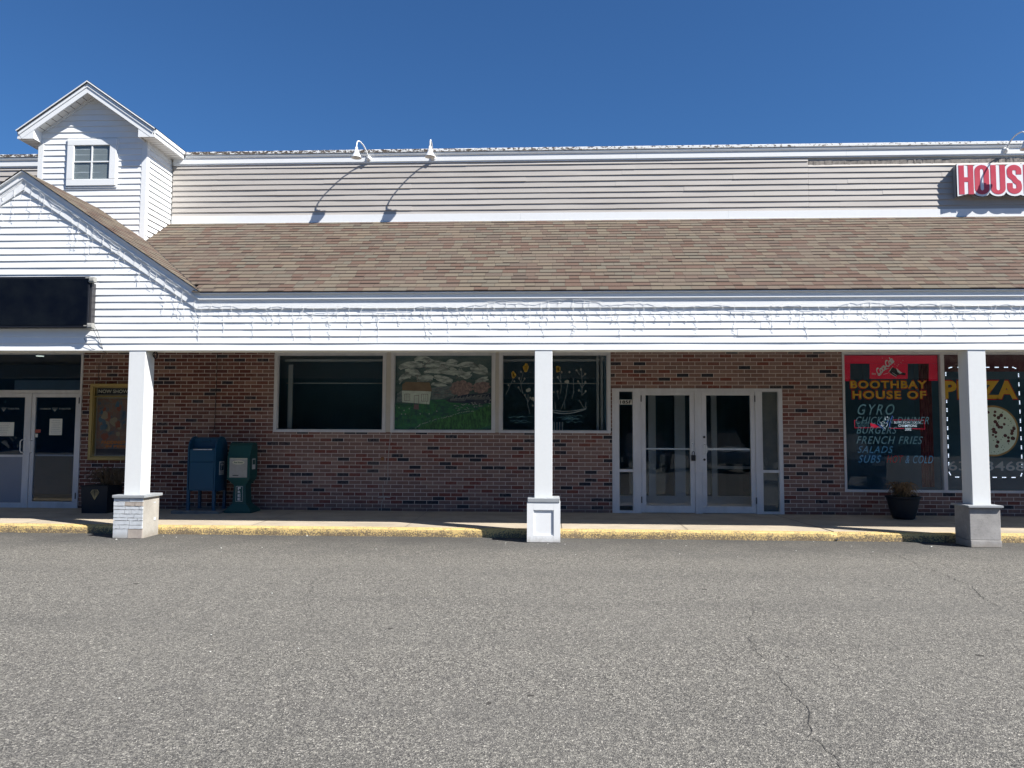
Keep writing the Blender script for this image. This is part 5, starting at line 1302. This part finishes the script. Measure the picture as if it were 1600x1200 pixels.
def frus(mb, a, b):   # a,b = (x0,x1,y0,y1,z)
    v_ = [(a[0], a[2], a[4]), (a[1], a[2], a[4]), (a[1], a[3], a[4]), (a[0], a[3], a[4]), (b[0], b[2], b[4]), (b[1], b[2], b[4]), (b[1], b[3], b[4]), (b[0], b[3], b[4])]
    mb.add(v_, [(0, 3, 2, 1), (4, 5, 6, 7), (0, 1, 5, 4), (1, 2, 6, 5), (2, 3, 7, 6), (3, 0, 4, 7)])
m_ = MB(); frus(m_, (-5.385, -5.145, 12.99, 13.24, .29), (-5.365, -5.165, 13.0, 13.23, .60)); frus(m_, (-5.365, -5.165, 13.0, 13.23, .6001), (-5.46, -5.09, 12.96, 13.28, .6995)); m_.build('pedestal_stem', 'green', nb)
m_ = MB(); m_.box(-5.50, -5.03, 12.92, 13.36, .135, .175, .006); frus(m_, (-5.49, -5.04, 12.93, 13.35, .1755), (-5.39, -5.14, 12.985, 13.245, .2895)); m_.build('pedestal_foot', 'green', nb)
m_ = MB(); m_.box(-5.325, -5.205, 12.984, 12.988, .325, .585); fp = m_.build('free_panel', 'green', nb)
m_ = MB(); frame_ring(m_, -5.325, -5.205, .325, .585, .005, 12.981, 12.9835)
for i, ch in enumerate('FREE'): add_text(m_, ch, -5.290, -5.240, .525-i*.06, .570-i*.06, 12.9825, bold=.04)
m_.build('lettering', 'sticker', fp)
m_ = MB(); m_.box(-5.0829, -5.081, 13.06, 13.20, .87, 1.05); sk = m_.build('side_sticker', 'sticker', nb)
m_ = MB(); m_.box(-5.0809, -5.080, 13.075, 13.185, .95, 1.035); m_.build('sticker_picture', 'green', sk)

# navy planter box at the theatre door
def dry_plant(name, parent, cx, cy, z, spread, height, n_, mat, seed, droop=1.0):
    rr = random.Random(seed); m_ = MB()
    for i in range(n_):
        q = rr.uniform(0, 2*pi); L = rr.uniform(.5, 1)*spread; h = rr.uniform(.3, 1)*height; w_ = rr.uniform(.004, .014); x0 = cx+rr.uniform(-.3, .3)*spread; y0 = cy+rr.uniform(-.25, .25)*spread
        P = []
        for k_ in range(7): t = k_/6; P.append(Vector((x0+cos(q)*L*t+rr.uniform(-.01, .01), y0+sin(q)*L*t*.7, z+h*sin(pi*min(1, t*.75))-droop*t*t*.05+rr.uniform(-.008, .008))))
        s_ = Vector((-sin(q), cos(q), rr.uniform(-.6, .6))).normalized()
        vs = []; 
        for k_, p in enumerate(P): ww = w_*(1-(k_/6)**2*.85); vs += [p-s_*ww, p+s_*ww+Vector((0, 0, .003))]
        m_.add(vs, [(2*k_, 2*k_+1, 2*k_+3, 2*k_+2) for k_ in range(6)])
    return m_.build(name, mat, parent)
bx = thing('planter_box', 'square navy planter box with gold fan emblem and withered plant', 'planter', (-7.64, 12.93, .13))
m_ = MB(); frus(m_, (-7.85, -7.42, 12.715, 13.145, .13), (-7.868, -7.407, 12.70, 13.16, .575)); m_.box(-7.88, -7.395, 12.688, 13.172, .5755, .595, .004); m_.build('box_body', 'navy', bx)
m_ = MB(); m_.box(-7.85, -7.425, 12.72, 13.14, .5953, .598); m_.build('soil', 'soil', bx)
m_ = MB(); cx = -7.625; yf = 12.700
for a, b in (((cx-.072, .485), (cx-.045, .525)), ((cx-.045, .525), (cx+.045, .525)), ((cx+.045, .525), (cx+.072, .485)), ((cx+.072, .485), (cx, .36)), ((cx, .36), (cx-.072, .485)), ((cx-.045, .525), (cx, .36)), ((cx+.045, .525), (cx, .36)), ((cx-.02, .525), (cx, .36)), ((cx+.02, .525), (cx, .36)), ((cx-.06, .505), (cx, .36)), ((cx+.06, .505), (cx, .36))): m_.stroke([a, b], .005, yf-.002, .004)
m_.build('fan_emblem', 'gold_line', bx)
dry_plant('withered_plant', bx, -7.48, 12.93, .60, .40, .32, 360, 'dry_dark', 4)
# round pot at the restaurant
pt_ = thing('plant_pot', 'round dark plant pot with dried plant under the restaurant window', 'plant pot', (5.80, 12.97, .135))
m_ = MB(); m_.lathe([(.15, .14), (.165, .15), (.185, .20), (.222, .34), (.245, .46), (.250, .475), (.268, .480), (.272, .497), (.266, .505), (.236, .505), (.228, .47)], (5.80, 12.97, 0), 40, cap=False); m_.build('pot', 'navy', pt_, True)
m_ = MB(); m_.lathe([(.0, .482), (.12, .486), (.2355, .475)], (5.80, 12.97, 0), 24, cap=False); m_.build('soil', 'soil', pt_)
dry_plant('dried_plant', pt_, 5.80, 12.97, .49, .27, .27, 260, 'dry_leaf', 5)
m_ = MB(); m_.tube([(5.80, 12.95, .49), (5.76, 12.93, .60), (5.74, 12.92, .72)], [.006, .004, .002], 5); m_.tube([(5.70, 12.97, .49), (5.62, 12.93, .58), (5.60, 12.92, .60)], [.006, .004, .002], 5); m_.build('dry_stalks', 'dry_leaf', pt_)

# ---------------------------------------------------------------- car park behind the camera (what the glass mirrors)
def make_car(x, y, rz, label, mt):
    t = thing('parked_car', label, 'car', (x, y, 0), 'cars parked in the lot'); 
    def add(mb, name, mat, parent=t, smooth=False):
        me = bpy.data.meshes.new(name); me.from_pydata(mb.v, [], mb.f); me.materials.append(M[mat]); o = bpy.data.objects.new(name, me); COL.objects.link(o); o.parent = parent
        for pl in me.polygons: pl.use_smooth = smooth
        return o
    m_ = MB(); body = [(-2.25, .35), (2.2, .35), (2.3, .6), (2.22, .85), (1.2, 1.02), (-2.15, 1.05), (-2.3, .8)]; m_.prism(body, -.9, .9); bd_ = add(m_, 'body', mt)
    m_ = MB(); m_.add([(1.15, -.85, 1.03), (1.15, .85, 1.03), (-2.05, .85, 1.06), (-2.05, -.85, 1.06), (.35, -.68, 1.62), (.35, .68, 1.62), (-1.75, .68, 1.62), (-1.75, -.68, 1.62)], [(0, 1, 5, 4), (1, 2, 6, 5), (2, 3, 7, 6), (3, 0, 4, 7)]); add(m_, 'windows', 'black')
    m_ = MB(); m_.box(-1.78, .38, -.70, .70, 1.621, 1.66); add(m_, 'roof', mt)
    for wx in (-1.4, 1.45):
        for wy in (-.82, .82):
            m_ = MB(); m_.lathe([(.33, -.11), (.34, 0), (.33, .11)], (wx, wy, .34), 20, Matrix.Rotation(pi/2, 4, 'X')); w_ = add(m_, 'wheel', 'rubber')
            m_ = MB(); m_.lathe([(.2, -.115), (.2, .115)], (wx, wy, .34), 12, Matrix.Rotation(pi/2, 4, 'X')); add(m_, 'rim', 'alu', w_)
    for s_ in (-.7, .7): m_ = MB(); m_.box(2.2, 2.305, s_-.16, s_+.16, .66, .78); add(m_, 'headlight', 'alu_bright')
    t.rotation_euler = (0, 0, rz)
CARS = [(8.6, 3.0, 95, 'car_paint', 'black car parked to the right of the camera'), (-9.2, 3.6, 80, 'car_paint', 'black car parked to the left of the camera'),
        (-9.0, -6.2, 88, 'car_navy', 'navy car at the left end of the row behind the camera'), (-5.9, -6.0, 91, 'car_paint', 'black car second from the left in the row behind the camera'),
        (-2.6, -6.3, 90, 'car_grey', 'silver car directly behind the camera'), (.6, -6.1, 89, 'car_navy', 'navy car behind the camera, right of the silver one'),
        (4.0, -6.0, 92, 'car_paint', 'black car behind the camera between a navy and a silver car'), (7.2, -6.2, 90, 'car_grey', 'silver car at the right of the row behind the camera'), (10.6, -6.1, 88, 'car_navy', 'navy car at the right end of the row behind the camera')]
for x, y, a, mt, lab in CARS: make_car(x, y, radians(a), lab+' mirrored in shop glass', mt)
rr = random.Random(90); m_ = MB()
for i in range(15000):
    x = rr.uniform(-95, 95); top = 9+2.2*sin(x*.23)+1.6*sin(x*.61+1)+1.0*sin(x*1.7); z = rr.uniform(0, 1)**.8*top; y = -36+rr.uniform(-3, 3)+2*sin(x*.3)
    s_ = rr.uniform(.8, 1.7); a = Vector((rr.gauss(0, 1), rr.gauss(0, .5), rr.gauss(0, 1))).normalized()*s_; b = a.orthogonal().normalized()*s_*.7; c = Vector((x, y, z)); m_.add([c-a, c+b, c+a, c-b], [(0, 1, 2, 3)])
struct(tag(m_.build('distant_wood', 'leaf'), 'dark wood across the car park, seen only as a reflection in the shop glass', 'wood'), 'stuff')
